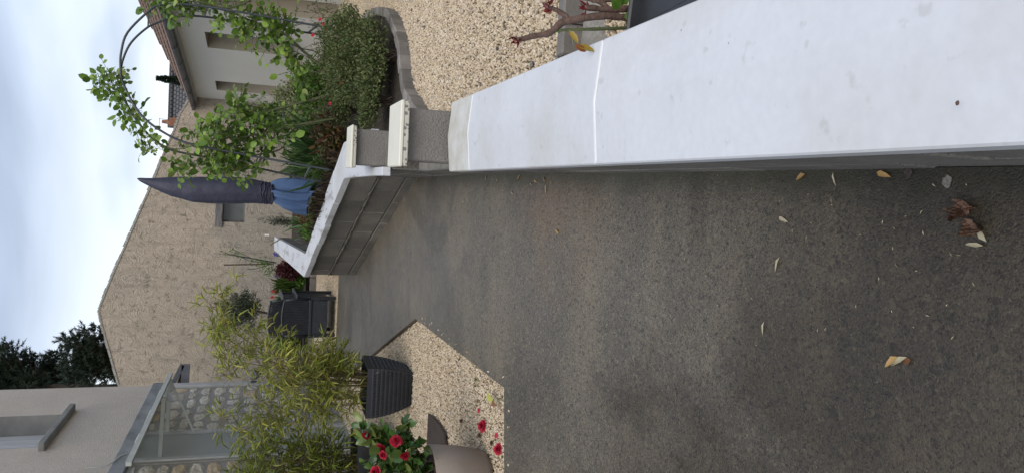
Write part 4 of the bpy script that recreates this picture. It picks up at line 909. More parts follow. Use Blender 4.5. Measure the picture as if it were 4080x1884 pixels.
cn_ = [([(1513, 1352, 6.3), (1470, 1180, 6.3), (1440, 1080, 6.3), (1405, 990, 6.3), (1360, 900, 6.3)], .016, .009), ([(1414, 1352, 6.25), (1385, 1180, 6.25), (1349, 1032, 6.25), (1330, 930, 6.2)], .010, .006),
       ([(1400, 1300, 6.4), (1368, 1170, 6.4), (1290, 1120, 6.4), (1262, 1000, 6.3)], .007, .005), ([(1385, 1080, 6.3), (1345, 1035, 6.35), (1300, 960, 6.3)], .006, .004),
       ([(1340, 930, 6.2), (1318, 850, 6.2), (1300, 760, 6.15), (1290, 690, 6.2), (1325, 610, 6.3)], .008, .004), ([(1330, 610, 6.3), (1400, 545, 6.3), (1490, 492, 6.25), (1560, 470, 6.3)], .006, .003),
       ([(1340, 880, 6.25), (1290, 850, 6.25), (1230, 760, 6.3)], .005, .003), ([(1440, 1080, 6.3), (1462, 1000, 6.3), (1478, 950, 6.3)], .005, .003), ([(1260, 960, 6.25), (1215, 950, 6.3)], .004, .002)]
climbing_rose('climbing rose with fresh green leaves on the left leg and crown of the arch', bl, cn_, (1.0, 6.3, .5), .1)
br_ = [(1862, 645, 34, 30, 12), (1850, 690, 40, 40, 18), (1858, 740, 30, 30, 12), (1870, 780, 20, 30, 7), (1825, 770, 16, 14, 3), (1868, 880, 20, 55, 9), (1860, 940, 24, 45, 8), (1800, 900, 24, 26, 7), (1775, 955, 26, 26, 8), (1740, 1000, 30, 34, 10), (1795, 1020, 40, 44, 16), (1830, 1060, 22, 50, 9), (1760, 1080, 44, 44, 18), (1700, 1060, 26, 30, 8), (1800, 1110, 34, 40, 12), (1790, 1165, 30, 30, 9),
      (1725, 1135, 34, 30, 8), (1668, 1120, 26, 30, 7), (1655, 1155, 26, 24, 6), (1610, 1165, 26, 24, 9), (1572, 1205, 22, 24, 6), (1620, 1200, 30, 22, 7)]
cr_ = [([(1578, 1333, 6.3), (1660, 1230, 6.3), (1720, 1165, 6.3), (1755, 1120, 6.3), (1800, 1000, 6.25), (1840, 900, 6.2), (1862, 780, 6.2), (1868, 690, 6.2)], .013, .005), ([(1600, 1330, 6.3), (1672, 1265, 6.3), (1690, 1200, 6.3), (1710, 1155, 6.3)], .006, .004),
       ([(1672, 1265, 6.35), (1650, 1240, 6.3), (1665, 1205, 6.3), (1680, 1170, 6.3)], .004, .003), ([(1880, 1000, 6.2), (1850, 900, 6.2), (1875, 800, 6.2), (1872, 700, 6.2)], .008, .004), ([(1700, 1190, 6.3), (1640, 1180, 6.3), (1590, 1200, 6.3)], .003, .002)]
climbing_rose('climbing rose with fresh green leaves on the arch\'s right leg before the cream house', br_, cr_, (1.9, 6.3, .5), .1)

# ================================================================== PARASOL
py_ = 8.0; pb_ = aty(1112, 1270, py_)
ps = thing('parasol', 'closed blue parasol under a dark navy cover, leaning in the planting bed', 'parasol', (pb_[0], py_, .55))
# (v, u centre, half width)
pr = [(546, 1172, 1), (556, 1168, 7), (580, 1161, 13), (612, 1153, 21), (650, 1145, 31), (683, 1139, 39), (712, 1136, 43), (770, 1128, 51), (850, 1126, 53), (928, 1125, 53), (1000, 1123, 49), (1035, 1118, 45), (1060, 1115, 43), (1088, 1112, 41)]
def loft(pr, folds, amp, seed, seg=40, depth=.9):
    V = []; rr_ = random.Random(seed); ph = [rr_.uniform(0, 6.28) for _ in range(4)]
    for (v, u, hw) in pr:
        c = aty(u, v, py_); r_ = np.linalg.norm(aty(u+hw, v, py_)-c)
        for j in range(seg):
            q = 2*math.pi*j/seg; tw = (v-800)*.0012
            k = 1+amp*min(1, hw/40)*(math.sin(folds*q+ph[0]+tw*3)*.6+math.sin((folds*2+1)*q+ph[1]-tw*6)*.35+math.sin(3*q+ph[2]+v*.02)*.3)
            V.append(c+np.array([math.cos(q)*r_*k, math.sin(q)*r_*k*depth, 0]))
    n = len(pr); F = [(i*seg+j, (i+1)*seg+j, (i+1)*seg+(j+1) % seg, i*seg+(j+1) % seg) for i in range(n-1) for j in range(seg)]
    F.append(tuple(range(seg)))
    return V, F
def dens(pr, k):
    a = np.array(pr, float); x = np.linspace(a[0, 0], a[-1, 0], k); return [(xx, np.interp(xx, a[:, 0], a[:, 1]), np.interp(xx, a[:, 0], a[:, 2])) for xx in x]
V, F = loft(dens(pr, 60), 4, .05, 2); obj('cover', V, F, M['navy'], ps, smooth=True)
g = G()   # gathered cord and puckered rings at the hem of the cover
for v, u, hw in ((1040, 1117, 45), (1052, 1116, 44), (1061, 1114, 45), (1073, 1114, 43), (1084, 1112, 43)):
    c = aty(u, v, py_); r_ = np.linalg.norm(aty(u+hw, v, py_)-c); g.tube([c+np.array([math.cos(q)*r_, math.sin(q)*r_*.92, .008*math.sin(q*3+v*.7)+.004*math.sin(q*8+v)]) for q in np.linspace(0, 6.283, 50)], .006+.003*math.sin(v), 6, False)
g.out('gathered_hem', M['navy'], ps, smooth=True)
pc = [(1078, 1119, 34), (1100, 1117, 44), (1130, 1110, 52), (1165, 1104, 56), (1200, 1100, 58), (1240, 1100, 60), (1275, 1103, 60)]
V, F = loft(dens(pc, 26), 6, .34, 5, 60); F = F[:-1]
V = np.array(V); V[:, 2] += 0
n60 = 60
for j in range(n60):   # uneven hem
    cq = math.cos(j/n60*6.28)
    for row, kk in ((1, 1), (2, .8), (3, .6), (4, .42), (5, .25), (6, .12)): V[-row*n60+j, 2] += kk*(.13-.14*cq+.035*(1 if j % 12 < 6 else -1))
obj('canopy', V, F, M['blue'], ps, smooth=True)
pt, pm_ = aty(1165, 575, py_), aty(1105, 1290, py_); G().tube([pt, aty(1125, 1085, py_), pm_, pm_+(pm_-pt)*.22], .019, 8).out('pole', M['iron'], ps)

# ================================================================== STACKED CHAIRS
chp = ong(622, 1334); chp[2] = gz(chp[1])-.006
c1_ = thing('garden_chair', 'lower anthracite wicker armchair of the stack, its slatted back towards the viewer', 'chair', chp, 'stacked anthracite armchairs on the gravel', R(-3))
W_, Dp, Hh = .225, .50, .635
def lobj(g, name, m=M['chair'], parent=c1_, **kw): return g.out(name, m, parent, local=True, **kw)
def bar(a, b, w, h): return rail(a, b, w, h)
for sx in (-1, 1):
    lobj(G().hexa([(sx*W_-.02, -.0, 0), (sx*W_+.02, 0, 0), (sx*W_+.02, .04, 0), (sx*W_-.02, .04, 0), (sx*W_-.024, -.03, .32), (sx*W_+.024, -.03, .32), (sx*W_+.024, .03, .32), (sx*W_-.024, .03, .32)]), 'leg', bevel=.005)
    lobj(G().hexa([(sx*(W_+.01)-.02, Dp-.04, 0), (sx*(W_+.01)+.02, Dp-.04, 0), (sx*(W_+.01)+.02, Dp, 0), (sx*(W_+.01)-.02, Dp, 0), (sx*(W_+.01)-.02, Dp-.04, .46), (sx*(W_+.01)+.02, Dp-.04, .46), (sx*(W_+.01)+.02, Dp, .46), (sx*(W_+.01)-.02, Dp, .46)]), 'leg', bevel=.005)
    lobj(G().prism([(sx*(W_+.012), .0, .10), (sx*(W_+.012), Dp-.03, .10), (sx*(W_+.012), Dp-.03, .44), (sx*(W_+.012), .0, .44)], (-.012*sx, 0, 0)), 'side_panel')
    lobj(G().hexa([(sx*(W_+.0)-.035, -.04, .445), (sx*(W_+.0)+.045, -.04, .445), (sx*(W_+.02)+.045, Dp+.03, .475), (sx*(W_+.02)-.035, Dp+.03, .475), (sx*(W_)-.035, -.04, .465), (sx*(W_)+.045, -.04, .465), (sx*(W_+.02)+.045, Dp+.03, .50), (sx*(W_+.02)-.035, Dp+.03, .50)]), 'armrest', bevel=.006)
lobj(G().box(-W_+.01, W_-.01, .03, Dp-.01, .225, .265), 'seat', bevel=.008)
lobj(G().box(-W_+.02, W_-.02, -.030, .0, .10, .285), 'back_skirt', bevel=.004)
lobj(G().box(-W_+.01, W_-.01, -.045, .0, .285, .315), 'back_rail', bevel=.004)
zt = lambda x: Hh-.03*(x/W_)**2
ns_ = 21
for i in range(ns_):
    x = -W_+.028+(2*W_-.056)*i/(ns_-1)
    lobj(G().hexa([(x-.0085, -.03, .315), (x+.0085, -.03, .315), (x+.0085, -.012, .315), (x-.0085, -.012, .315), (x-.0075, -.085, zt(x)-.02), (x+.0075, -.085, zt(x)-.02), (x+.0075, -.067, zt(x)-.02), (x-.0075, -.067, zt(x)-.02)]), 'slat')
g = G()
for z in np.linspace(.335, Hh-.06, 15):   # woven cross bands
    if .40 < z < .44: continue
    y = -.012-.055*(z-.315)/.32; g.box(-W_+.02, W_-.02, y, y+.006, z-.0065, z+.0065)
lobj(g, 'weave_bands')
g = G(); xs_ = np.linspace(-W_, W_, 13); g.tube([(x, -.08, zt(x)-.008) for x in xs_], .013, 6)
for sx in (-1, 1): g.tube([(sx*W_, -.02, .30), (sx*W_*.97, -.05, .47), (sx*W_*.94, -.08, zt(W_)-.008)], .015, 6)
lobj(g, 'back_frame', smooth=True)
c2_ = copy_tree(c1_); c2_.location = (chp[0]-.028, chp[1]+.16, chp[2]+.155); c2_['label'] = 'upper anthracite wicker armchair stacked in the lower one, its taller back showing behind'

# ================================================================== POTS
def sqpot(name, label, c, yaw, top, bot, h, parent=None, rows=11, m=M['potbraid'], cat='pot', rough_=True):
    t = thing(name, label, cat, c, 'square black plant pots'); cyw, syw = math.cos(R(yaw)), math.sin(R(yaw))
    V = []; F = []; sg = 6; per = sg*4; rings = []
    def ringp(hw, z):
        for s_ in range(4):
            for j in range(sg):
                f = -1+2*j/sg; bul = 1+.03*(1-f*f)
                x, y = [(f, -bul), (bul, f), (-f, bul), (-bul, -f)][s_]; x *= hw; y *= hw
                V.append((c[0]+x*cyw-y*syw, c[1]+x*syw+y*cyw, c[2]+z))
    n = rows*4
    for i in range(n+1):
        f = i/n; hw = (bot+(top-bot)*math.sin(f*math.pi/2)**.85)/2; hw = hw + (.0022*abs(math.sin(f*rows*math.pi)) if rough_ and f < .93 else 0); ringp(hw, h*f)
    ringp(top/2+.006, h*.93+.0); 
    V[-per:] = V[-per:]
    del V[-per:]
    ringp(top/2-.014, h); ringp(top/2-.02, h-.05)
    nr = len(V)//per
    F = [(i*per+j, i*per+(j+1) % per, (i+1)*per+(j+1) % per, (i+1)*per+j) for i in range(nr-1) for j in range(per)]+[tuple(range(per))[::-1]]
    obj('pot_body', V, F, m, t)
    k0 = (nr-1)*per; obj('soil', V[k0:], [tuple(range(per))], M['soil'], t)
    if rough_:   # raised braid stitches on the front and right faces
        g = G()
        for s_ in (0, 1):
            for r in range(rows-1):
                f = (r+.5)/rows; hw = (bot+(top-bot)*math.sin(f*math.pi/2)**.85)/2+.004; nst_ = 15
                for j in range(nst_):
                    q = -.9+1.8*(j+.5)/nst_; bul = 1+.03*(1-q*q); a_, b_ = (q-.035)*hw, (q+.035)*hw
                    z0, z1 = c[2]+h*f-.006, c[2]+h*f+.006
                    pts_ = [(a_, -bul*hw), (b_, -bul*hw)] if s_ == 0 else [(bul*hw, a_), (bul*hw, b_)]
                    wp = [np.array([c[0]+x*cyw-y*syw, c[1]+x*syw+y*cyw, zz]) for (x, y), zz in zip(pts_, (z0, z1))]
                    g.tube(wp, .0035, 4)
        g.out('braid_pattern', m, t)
    return t
pc1 = (-1.135, 5.60, .2415)
sqpot('plant_pot', 'square charcoal braided pot holding the bamboo nearest the driveway', pc1, -6, .365, .225, .345)
pc2 = (-1.83, 6.02, .262)
sqpot('plant_pot', 'plain square black pot behind the camellia, full of dark soil', pc2, 8, .50, .36, .33, m=M['blackpot'], rough_=False)

def bamboo(label, c, ztop, n, spread, nl, m, parts, lean=(0, 0), hmin=.5):
    t = thing('bamboo', label, 'bamboo', c, 'potted bamboos'); g = G(); P, Dr, Nn, S = [], [], [], []
    for i in range(n):
        q = rng.random()*6.28; r0 = .12*math.sqrt(rng.random()); b = np.array(c)+[r0*math.cos(q), r0*math.sin(q), 0]
        hgt = (ztop-c[2])*rng.uniform(hmin, 1.0); o_ = spread*rng.uniform(.15, 1)*hgt; dr = np.array([math.cos(q)+lean[0], math.sin(q)+lean[1], 0])
        e_ = b+dr*o_+[0, 0, hgt]; md = b+dr*o_*.35+[0, 0, hgt*.6]; tip = e_+dr*o_*.25+[0, 0, -.05*hgt]
        cl = spline([b, md, e_, tip], 7); g.tube(cl, np.linspace(.0042, .0012, len(cl)), 5, False)
        for k in range(2, len(cl)):
            for _ in range(rng.integers(2, 4)):
                d = norm(rnd(1)*[1, 1, .3]+dr*.5+[0, 0, .25])[0]; ln = rng.uniform(.06, .20); a = cl[k]; tw = spline([a, a+d*ln*.6+[0, 0, .01], a+d*ln-[0, 0, .03]], 3); g.tube(tw, .0011, 3, False)
                if rng.random() < .48: continue
                for l_ in range(nl):
                    p = tw[-1] if l_ < nl-1 else tw[len(tw)//2]; P.append(p); Dr.append(d*.9+rnd(1, .5)[0]+[0, 0, -.05]); Nn.append(rnd(1, .6)[0]+[0, -.3, 1]); S.append(rng.uniform(.05, .105))
    g.out('culms', M['culm'], t); S = np.array(S); print(label[:20], len(S))
    leafset(T_LA, np.array(P), norm(np.array(Dr)), norm(np.array(Nn)), S, S*.135, m, t, parts, partname='leaf')
    return t
bamboo('airy yellow green bamboo growing from the square charcoal braided pot', (pc1[0], pc1[1], .55), 1.68, 27, .46, 4, L_['bamboo'], 290, (.12, .12), .2)
bamboo('greener bamboo growing from the plain black pot at the left edge', (pc2[0], pc2[1], .55), 1.50, 28, .36, 4, L_['bamboo2'], 290, (.05, .1), .35)

# round taupe pot with camellia
bc = np.array([-1.29, 3.80, .155])
bp_ = thing('plant_pot', 'round taupe resin pot with rounded foot holding the red camellia', 'pot', bc)
prf = [(.0, .0), (.12, 0), (.145, .01), (.165, .04), (.19, .16), (.205, .315), (.198, .318), (.190, .30), (.185, .285), (0, .285)]
sg = 48; V = [bc+[r_*math.cos(2*math.pi*j/sg), r_*math.sin(2*math.pi*j/sg), z] for r_, z in prf[1:-1] for j in range(sg)]; nr = len(prf)-2
F = [(i*sg+j, i*sg+(j+1) % sg, (i+1)*sg+(j+1) % sg, (i+1)*sg+j) for i in range(nr-1) for j in range(sg)]+[tuple(range(sg))[::-1]]
obj('pot_body', V, F, M['beigepot'], bp_, smooth=True)
obj('soil', [bc+[.187*math.cos(2*math.pi*j/sg), .187*math.sin(2*math.pi*j/sg), .288+random.uniform(0, .012)] for j in range(sg)]+[bc+[0, 0, .31]], [(j, (j+1) % sg, sg) for j in range(sg)], M['soil'], bp_)
g = G()
for i in range(70):
    q = rng.random()*6.28; a = bc+[.15*math.cos(q), .15*math.sin(q), .29]; d = rnd(1, .05)[0]; g.tube([a, a+d*.6+[0, 0, .03], a+d+[0, 0, .01]], .0014, 3, False)
g.out('root_tangle', L_['dry'], bp_)
ca = thing('camellia', 'camellia with glossy leaves and crimson flowers in the round taupe pot', 'shrub', bc+[0, 0, .29])
def cp(u, v, y=3.8): return aty(u, v, y)
fl = [(147, 1458, 3.85, .052), (100, 1512, 3.8, .05), (75, 1530, 3.7, .052), (128, 1578, 3.72, .056), (75, 1610, 3.65, .056), (8, 1500, 3.7, .052)]
g = G(); root = bc+[0, 0, .29]
stems = [spline([root+rnd(1, .02)[0]*[1, 1, 0], (root+cp(u, v, y))/2+rnd(1, .03)[0], cp(u, v, y)], 5) for u, v, y, _ in fl]+\
        [spline([root, cp(u1, v1, 3.8), cp(u2, v2, 3.8)], 6) for u1, v1, u2, v2 in ((120, 1650, 200, 1610), (60, 1600, 160, 1490), (110, 1560, 190, 1440), (40, 1600, 30, 1470), (30, 1650, -60, 1560), (90, 1600, 175, 1530), (-40, 1650, -80, 1450))]
for s_ in stems: g.tube(s_, np.linspace(.005, .002, len(s_)), 5)
g.out('stem', M['bark'], ca)
P, Dr, Nn, S = [], [], [], []
for s_ in stems:
    for k in range(2, len(s_)):
        for _ in range(4): P.append(s_[k]+rnd(1, .016)[0]); Dr.append(rnd(1, .8)[0]+[0, -.1, .35]); Nn.append(rnd(1, .5)[0]+[0, -.4, .9]); S.append(rng.uniform(.048, .072))
for i in range(70):
    P.append(cp(rng.uniform(-60, 130), rng.uniform(1560, 1690), rng.uniform(3.65, 3.95))); Dr.append(rnd(1, .8)[0]+[0, -.1, .2]); Nn.append(rnd(1, .5)[0]+[0, -.4, .9]); S.append(rng.uniform(.04, .06))
S = np.array(S); leafset(T_OV, np.array(P), norm(np.array(Dr)), norm(np.array(Nn)), S, S*.85, L_['camellia'], ca, 290)
def flower(c, r, parent, nrm, name='flower', m=L_['camflower'], rings_=5):
    P, Dr, Nn, S = [], [], [], []; nrm = norm(np.array(nrm, float)[None])[0]; a = norm(np.cross(nrm, [0.1, .2, 1.])[None])[0]; b = np.cross(nrm, a)
    for k in range(rings_):
        f = 1-k/rings_; n_ = 5+int(4*f)
        for j in range(n_):
            q = 6.283*j/n_+k*.6+rng.normal()*.06; rad = a*math.cos(q)+b*math.sin(q); P.append(c+nrm*r*.10*k+rad*r*.05); Dr.append(rad*f+nrm*(.15+.9*(1-f))); Nn.append(nrm*f-rad*(1-f)+rnd(1, .05)[0]); S.append(r*(.45+.5*f)*rng.uniform(.85, 1.1))
    S = np.array(S); v, f_ = leaves(T_PE, np.array(P), norm(np.array(Dr)), norm(np.array(Nn)), S, S*1.1); return obj(name, v, f_, m, parent, smooth=True)
for k, (u, v, y, r_) in enumerate(fl): flower(cp(u, v, y-.05), r_*(.45+.12*(k % 2)), ca, ((.9, -.25, -.1, .6, -.7, .1)[k], -.75, (-.5, .2, 1.2, .1, -.3, .9)[k]), rings_=7)
# fallen camellia blooms and petals
for i, (u, v, r_, lb) in enumerate(((188, 1925, .032, 'crimson fallen camellia bloom lying on the gravel between slab and driveway'), (95, 1988, .030, 'crimson fallen camellia bloom on gravel at the driveway edge'), (251, 1908, .013, 'small pink petal on the gravel farthest right of the fallen ones'), (150, 1977, .014, 'small pink petal on the gravel between the two fallen blooms'))):
    c = ong(u, v, .05, -.018); o = flower(c, r_, None, (.2, -.3, 1), 'fallen_flower' if r_ > .02 else 'fallen_petal', L_['camflower'], 4 if r_ > .02 else 1); tag(o, lb, 'flower' if r_ > .02 else 'petal')
# dark slab lying in the gravel
sp_ = [ong(u, v, .05, -.012) for u, v in ((238, 1714), (205, 1748), (163, 1776), (60, 1782), (60, 1705))]
tag(G().prism([q for q in sp_], (0, 0, .014)).out('paving_slab', M['slate'], None, loc=sp_[0]), 'dark brown rough slab half sunk in gravel beside the taupe pot', 'slab')

# black rose pot on the right behind the coping
rp = np.array([.64, 1.08, .345])
rpt = thing('plant_pot', 'large black planter behind the white coping at the right with dark filled top', 'pot', rp)
def rring(hx, hy, z): return [(rp[0]+x*hx+.02, rp[1]+y*hy+(.05*(-x)), z) for x, y in ((-1, -1), (1, -1), (1, 1), (-1, 1))]
rg = [rring(.23, .25, .345), rring(.24, .265, .595), rring(.25, .275, .597), rring(.25, .275, .622), rring(.234, .259, .622), rring(.230, .255, .590)]
V = [p for r_ in rg for p in r_]; F = [(i*4+j, i*4+(j+1) % 4, (i+1)*4+(j+1) % 4, (i+1)*4+j) for i in range(5) for j in range(4)]+[(3, 2, 1, 0)]
obj('pot_body', V, F, M['blackpot'], rpt, bevel=.004); obj('filling', rring(.235, .26, .598), [(0, 1, 2, 3)], M['blackpot'], rpt)
g = G()
for i in range(26):
    c = rp+[rng.uniform(-.2, .2), rng.uniform(-.22, .24), .2545]; g.tube([c, c+[.004, .002, .001]], .0018, 4)
o = g.out('grit', M['blockdry'], rpt); o['kind'] = 'stuff'
rs = thing('rose_bush', 'bare thorny brown rose with red shoots growing behind the black planter', 'rose', (.60, 1.50, .35))
def rpx(u, v, y=1.50): return aty(u, v, y)
can = [([(1885, 2700), (1862, 2600), (1815, 2520), (1820, 2400), (1802, 2280), (1790, 2235), (1752, 2190), (1738, 2120), (1728, 2085), (1724, 2060)], .0095, .0055, 'canebrown'), ([(1795, 2270), (1822, 2250), (1848, 2205), (1850, 2185)], .006, .0045, 'canebrown'),
       ([(1885, 2700), (1875, 2600), (1850, 2520), (1845, 2420), (1852, 2350), (1850, 2330)], .0085, .006, 'canebrown'), ([(1845, 2430), (1875, 2390), (1890, 2330)], .006, .005, 'canebrown'), ([(1880, 2360), (1884, 2470), (1900, 2560)], .005, .005, 'canebrown'), ([(1800, 2262), (1812, 2240)], .005, .003, 'canebrown'),
       ([(1720, 2720), (1768, 2560), (1768, 2420), (1764, 2280), (1762, 2226)], .0042, .0032, 'canegreen')]
g1 = {'canebrown': G(), 'canegreen': G()}; thorn = G()
for pts_, r0, r1, mk in can:
    q = spline([rpx(u, v) for u, v in pts_], 5); rr = np.linspace(r0, r1, len(q))*rng.uniform(.88, 1.14, len(q)); G().tube(q, rr, 8).out('cane', M[mk], rs, smooth=True)
    for i in range(2, len(q)-1, 3):
        d = norm(rnd(1))[0]; thorn.tube([q[i]+d*rr[i]*.7, q[i]+d*(rr[i]+.004)], [.0016, .0003], 4)
thorn.out('thorns', M['canebrown'], rs)
def shoots(u, v, n, sc=1., m=L_['bud']):
    c = rpx(u, v); P = np.repeat(c[None], n, 0)+rnd(n, .004); Dr = norm(rnd(n, .55)+[-.1, 0, 1]); s_ = rng.uniform(.010, .022, n)*sc; leafset(T_LA, P, Dr, rnd(n), s_, s_*.36, m, rs, 12, 'shoot_leaves', 'shoot_leaf')
shoots(1724, 2065, 16, .95); shoots(1850, 2190, 16, .95); shoots(1850, 2340, 15, 1.1); shoots(1864, 2200, 5, .7); shoots(1762, 2228, 6, .6, L_['mid'])
for u, v, d, n_, L0, m in ((1850, 2470, (.25, -.3, .45), (0.1, -1, .5), .036, 'bright'), (1866, 2500, (.5, -.2, .6), (-.2, -1, .4), .034, 'bright'), (1840, 2510, (-.4, -.2, .1), (0, -1, .7), .030, 'bright')):
    place('leaf', (lambda me: me)(obj('leaf', T_OV[0], T_OV[1], L_[m], None).data), rs, rpx(u, v, 1.44), d, n_, (L0, L0*1.05, L0))
for o in [o for o in col.objects if o.name.startswith('leaf') and o.parent is None]: D.objects.remove(o)
yl = leafmat('yellow_red_rose_leaf', [(.34, .26, .03), (.22, .06, .02), (.36, .28, .05)], .3, .2)
me = D.meshes.new('leaf'); me.from_pydata(T_OV[0].tolist(), [], T_OV[1]); me.materials.append(yl); me.shade_smooth()
for u, v, d, n_, L0 in ((1762, 2268, (-.7, -.2, -.5), (.2, -1, .3), .042), (1705, 2290, (-.3, .1, -.8), (-.2, -1, .5), .04), (1700, 2300, (-.15, 0, -1), (.5, -1, .1), .055)):
    place('leaf', me, rs, rpx(u, v, 1.48), d, n_, (L0*.8, L0*.42, L0*.8))
G().tube([rpx(u, v, 1.48) for u, v in ((1764, 2268), (1745, 2280), (1722, 2282), (1700, 2285))], .0013, 4).out('leaf_stalk', M['canegreen'], rs)

# ================================================================== PLANTS OF THE BEDS
def gpt(u, v, y): p = aty(u, v, y); return p
b0 = (1.42, 6.05, soilz(0, 6.0))
sb = bush('salvia_bush', 'big dense dark green small leaved bush with a few red flowers above the curved kerb', 'bush', (1.33, 5.85, .50), .52, .72, .52, 19000, .022, .011, L_['box'], T_DI, 40, .34, up=.5, wild=.8, zlow=.02)
g = G()
P = []; Q = []
for i in range(60):   # loose upright shoots
    a = np.array([1.36+rng.uniform(-.5, .55), 5.9+rng.uniform(-.45, .5), .86+rng.uniform(-.12, .1)]); d = norm(rnd(1, .35)+[0, 0, 1])[0]; ln = rng.uniform(.08, .22); g.tube([a, a+d*ln], .0014, 3, False)
    for k in range(12): P.append(a+d*ln*rng.random()); Q.append(norm(rnd(1)+[0, 0, .4])[0])
g.out('shoots', M['bark'], sb)['kind'] = 'stuff'; leafset(T_DI, np.array(P), np.array(Q), rnd(len(P), .5)+[0, 0, 1], .02, .010, L_['box'], sb, 0, 'shoot_leaves')
for u, v in ((1786, 1290), (1743, 1246), (1552, 1361), (1470, 1315), (1805, 1275)): flower(aty(u, v, 5.75), .013, sb, (.1, -1, .3), 'flower', L_['redflower'], 2)
bush('ground_cover_bush', 'leafy mid green bush hanging over the curved kerb below the big dark bush', 'bush', (1.22, 5.25, .48), .40, .34, .30, 3800, .024, .014, L_['box'], T_DI, 20, .42)
bush('choisya_bush', 'bright green leafy bush behind the near gate pillar and rose canes', 'bush', (1.42, 7.6, .58), .42, .4, .52, 3000, .038, .022, L_['bright'], T_DI, 20, .36)
bush('ground_shrub', 'twiggy brown green shrub just behind the near gate pillar cap', 'bush', (.93, 5.35, .49), .26, .40, .26, 2600, .022, .010, L_['box'], T_DI, 14, .4)
bush('ground_shrub', 'dull twiggy low shrub between the two gate pillars and the rose canes', 'bush', (1.05, 6.6, .54), .34, .45, .36, 2800, .025, .011, L_['box'], T_DI, 16, .4)
bush('euphorbia', 'clump with frothy pale yellow green flower heads under the cream house corner', 'flowering plant', (1.62, 9.3, .63), .34, .3, .68, 3200, .026, .018, L_['pale'], T_DI, 16, .34)
bush('euphorbia', 'smaller clump of frothy pale yellow green flower heads behind the red leaved shrub', 'flowering plant', (1.13, 8.6, .60), .24, .3, .58, 2000, .024, .016, L_['pale'], T_DI, 12, .34)
bush('viburnum', 'dark green glossy shrub against the foot of the barn wall at the corner', 'shrub', (1.75, 12.5, .74), .3, .3, .85, 1300, .07, .045, L_['mid'], T_DI, 12, .4)
bush('photinia', 'shrub with red and orange young leaves behind the far gate pillar', 'shrub', (.78, 6.55, .53), .24, .28, .50, 800, .05, .027, L_['red'], T_OV, 14, .4, maxparts=200)
bush('ground_shrub', 'green leafy shrub with reddish tips in front of the parasol foot', 'bush', (.58, 7.1, .55), .22, .3, .42, 1500, .034, .018, L_['mid'], T_DI, 12, .4)
bush('ground_shrub', 'bushy green plant between parasol and climbing rose', 'bush', (.72, 8.3, .59), .34, .3, .60, 2200, .035, .018, L_['mid'], T_DI, 14, .4)
bush('ground_shrub', 'small mixed green plant left of the parasol foot', 'bush', (.22, 8.0, .58), .20, .25, .36, 1300, .03, .014, L_['mid'], T_DI, 10, .4)
bush('ground_shrub', 'bright green leafy plant in the inner corner of the bed wall', 'bush', (-.02, 8.6, .60), .18, .38, .34, 1900, .036, .018, L_['bright'], T_DI, 14, .38)
bush('ground_shrub', 'low reddish green plant beside the brown dry stems', 'bush', (.12, 9.3, .62), .2, .3, .38, 900, .03, .016, L_['red'], T_DI, 8, .38)
# dry brown perennial along the left run
def tufts(name, label, cat, spots, n, h, m, width=.004, spread=.5, parent=None):
    c0_ = np.mean(spots, axis=0); t = thing(name, label, cat, c0_); P, Dr, S = [], [], []
    for sp in spots:
        for i in range(n):
            q = rng.random()*6.28; P.append(np.array(sp)+[rng.normal()*.03, rng.normal()*.03, 0]); Dr.append([math.cos(q)*spread*rng.random(), math.sin(q)*spread*rng.random(), 1]); S.append(h*rng.uniform(.6, 1.15))
    S = np.array(S); leafset(T_LA, np.array(P), norm(np.array(Dr)), rnd(len(P)), S, width, m, t, 0, 'stems'); return t
sp_ = []
for i in range(16):
    s_ = .26+.52*i/15; q = W2i(s_); sp_.append((q[0]+.07+rng.uniform(-.02, .05), q[1]+.05, soilz(0, q[1])))
tufts('dry_lavender', 'row of brown dry stems of a cut back perennial along the bed wall', 'plant', sp_, 62, .36, L_['dry'], .006, .8)
tufts('iris_clump', 'clump of long strap shaped blue green leaves under the arch\'s left leg', 'plant', [(.72, 7.35, .56), (.80, 7.5, .57), (.66, 7.5, .57), (.87, 7.4, .56)], 38, .62, L_['strap'], .030, .55)
tufts('iris_clump', 'small spiky dark green clump beside the end of the far white coping', 'plant', [(.08, 10.6, .67)], 26, .40, L_['strap'], .028, .9)
tufts('grass_tuft', 'thin pale green grass tuft behind the stacked chairs', 'plant', [(-1.02, 12.0, .70), (-.85, 12.05, .70)], 60, .50, L_['mid'], .006, .6)
# little tree seedling by the end of wall
bush('young_shrub', 'thin dark upright shrub with a white tag near the far end of the coping', 'shrub', (.12, 11.5, .70), .10, .1, .72, 700, .035, .01, L_['olive'], T_DI, 10, .5)
p_ = aty(948, 1063, 11.3); tag(G().box(p_[0]-.012, p_[0]+.012, p_[1]-.002, p_[1]+.002, p_[2]-.03, p_[2]+.03).out('plant_tag', M['tagwhite'], None, loc=p_, bevel=.001), 'white plastic tag hanging on the thin dark shrub', 'tag')
a, b = aty(935, 1123, 9.6), aty(909, 1077, 9.6); tag(G().tube([a, b], .007, 6).out('stick', M['culm'], None, loc=a), 'pale thin stick lying across the end of the far white coping', 'stick')
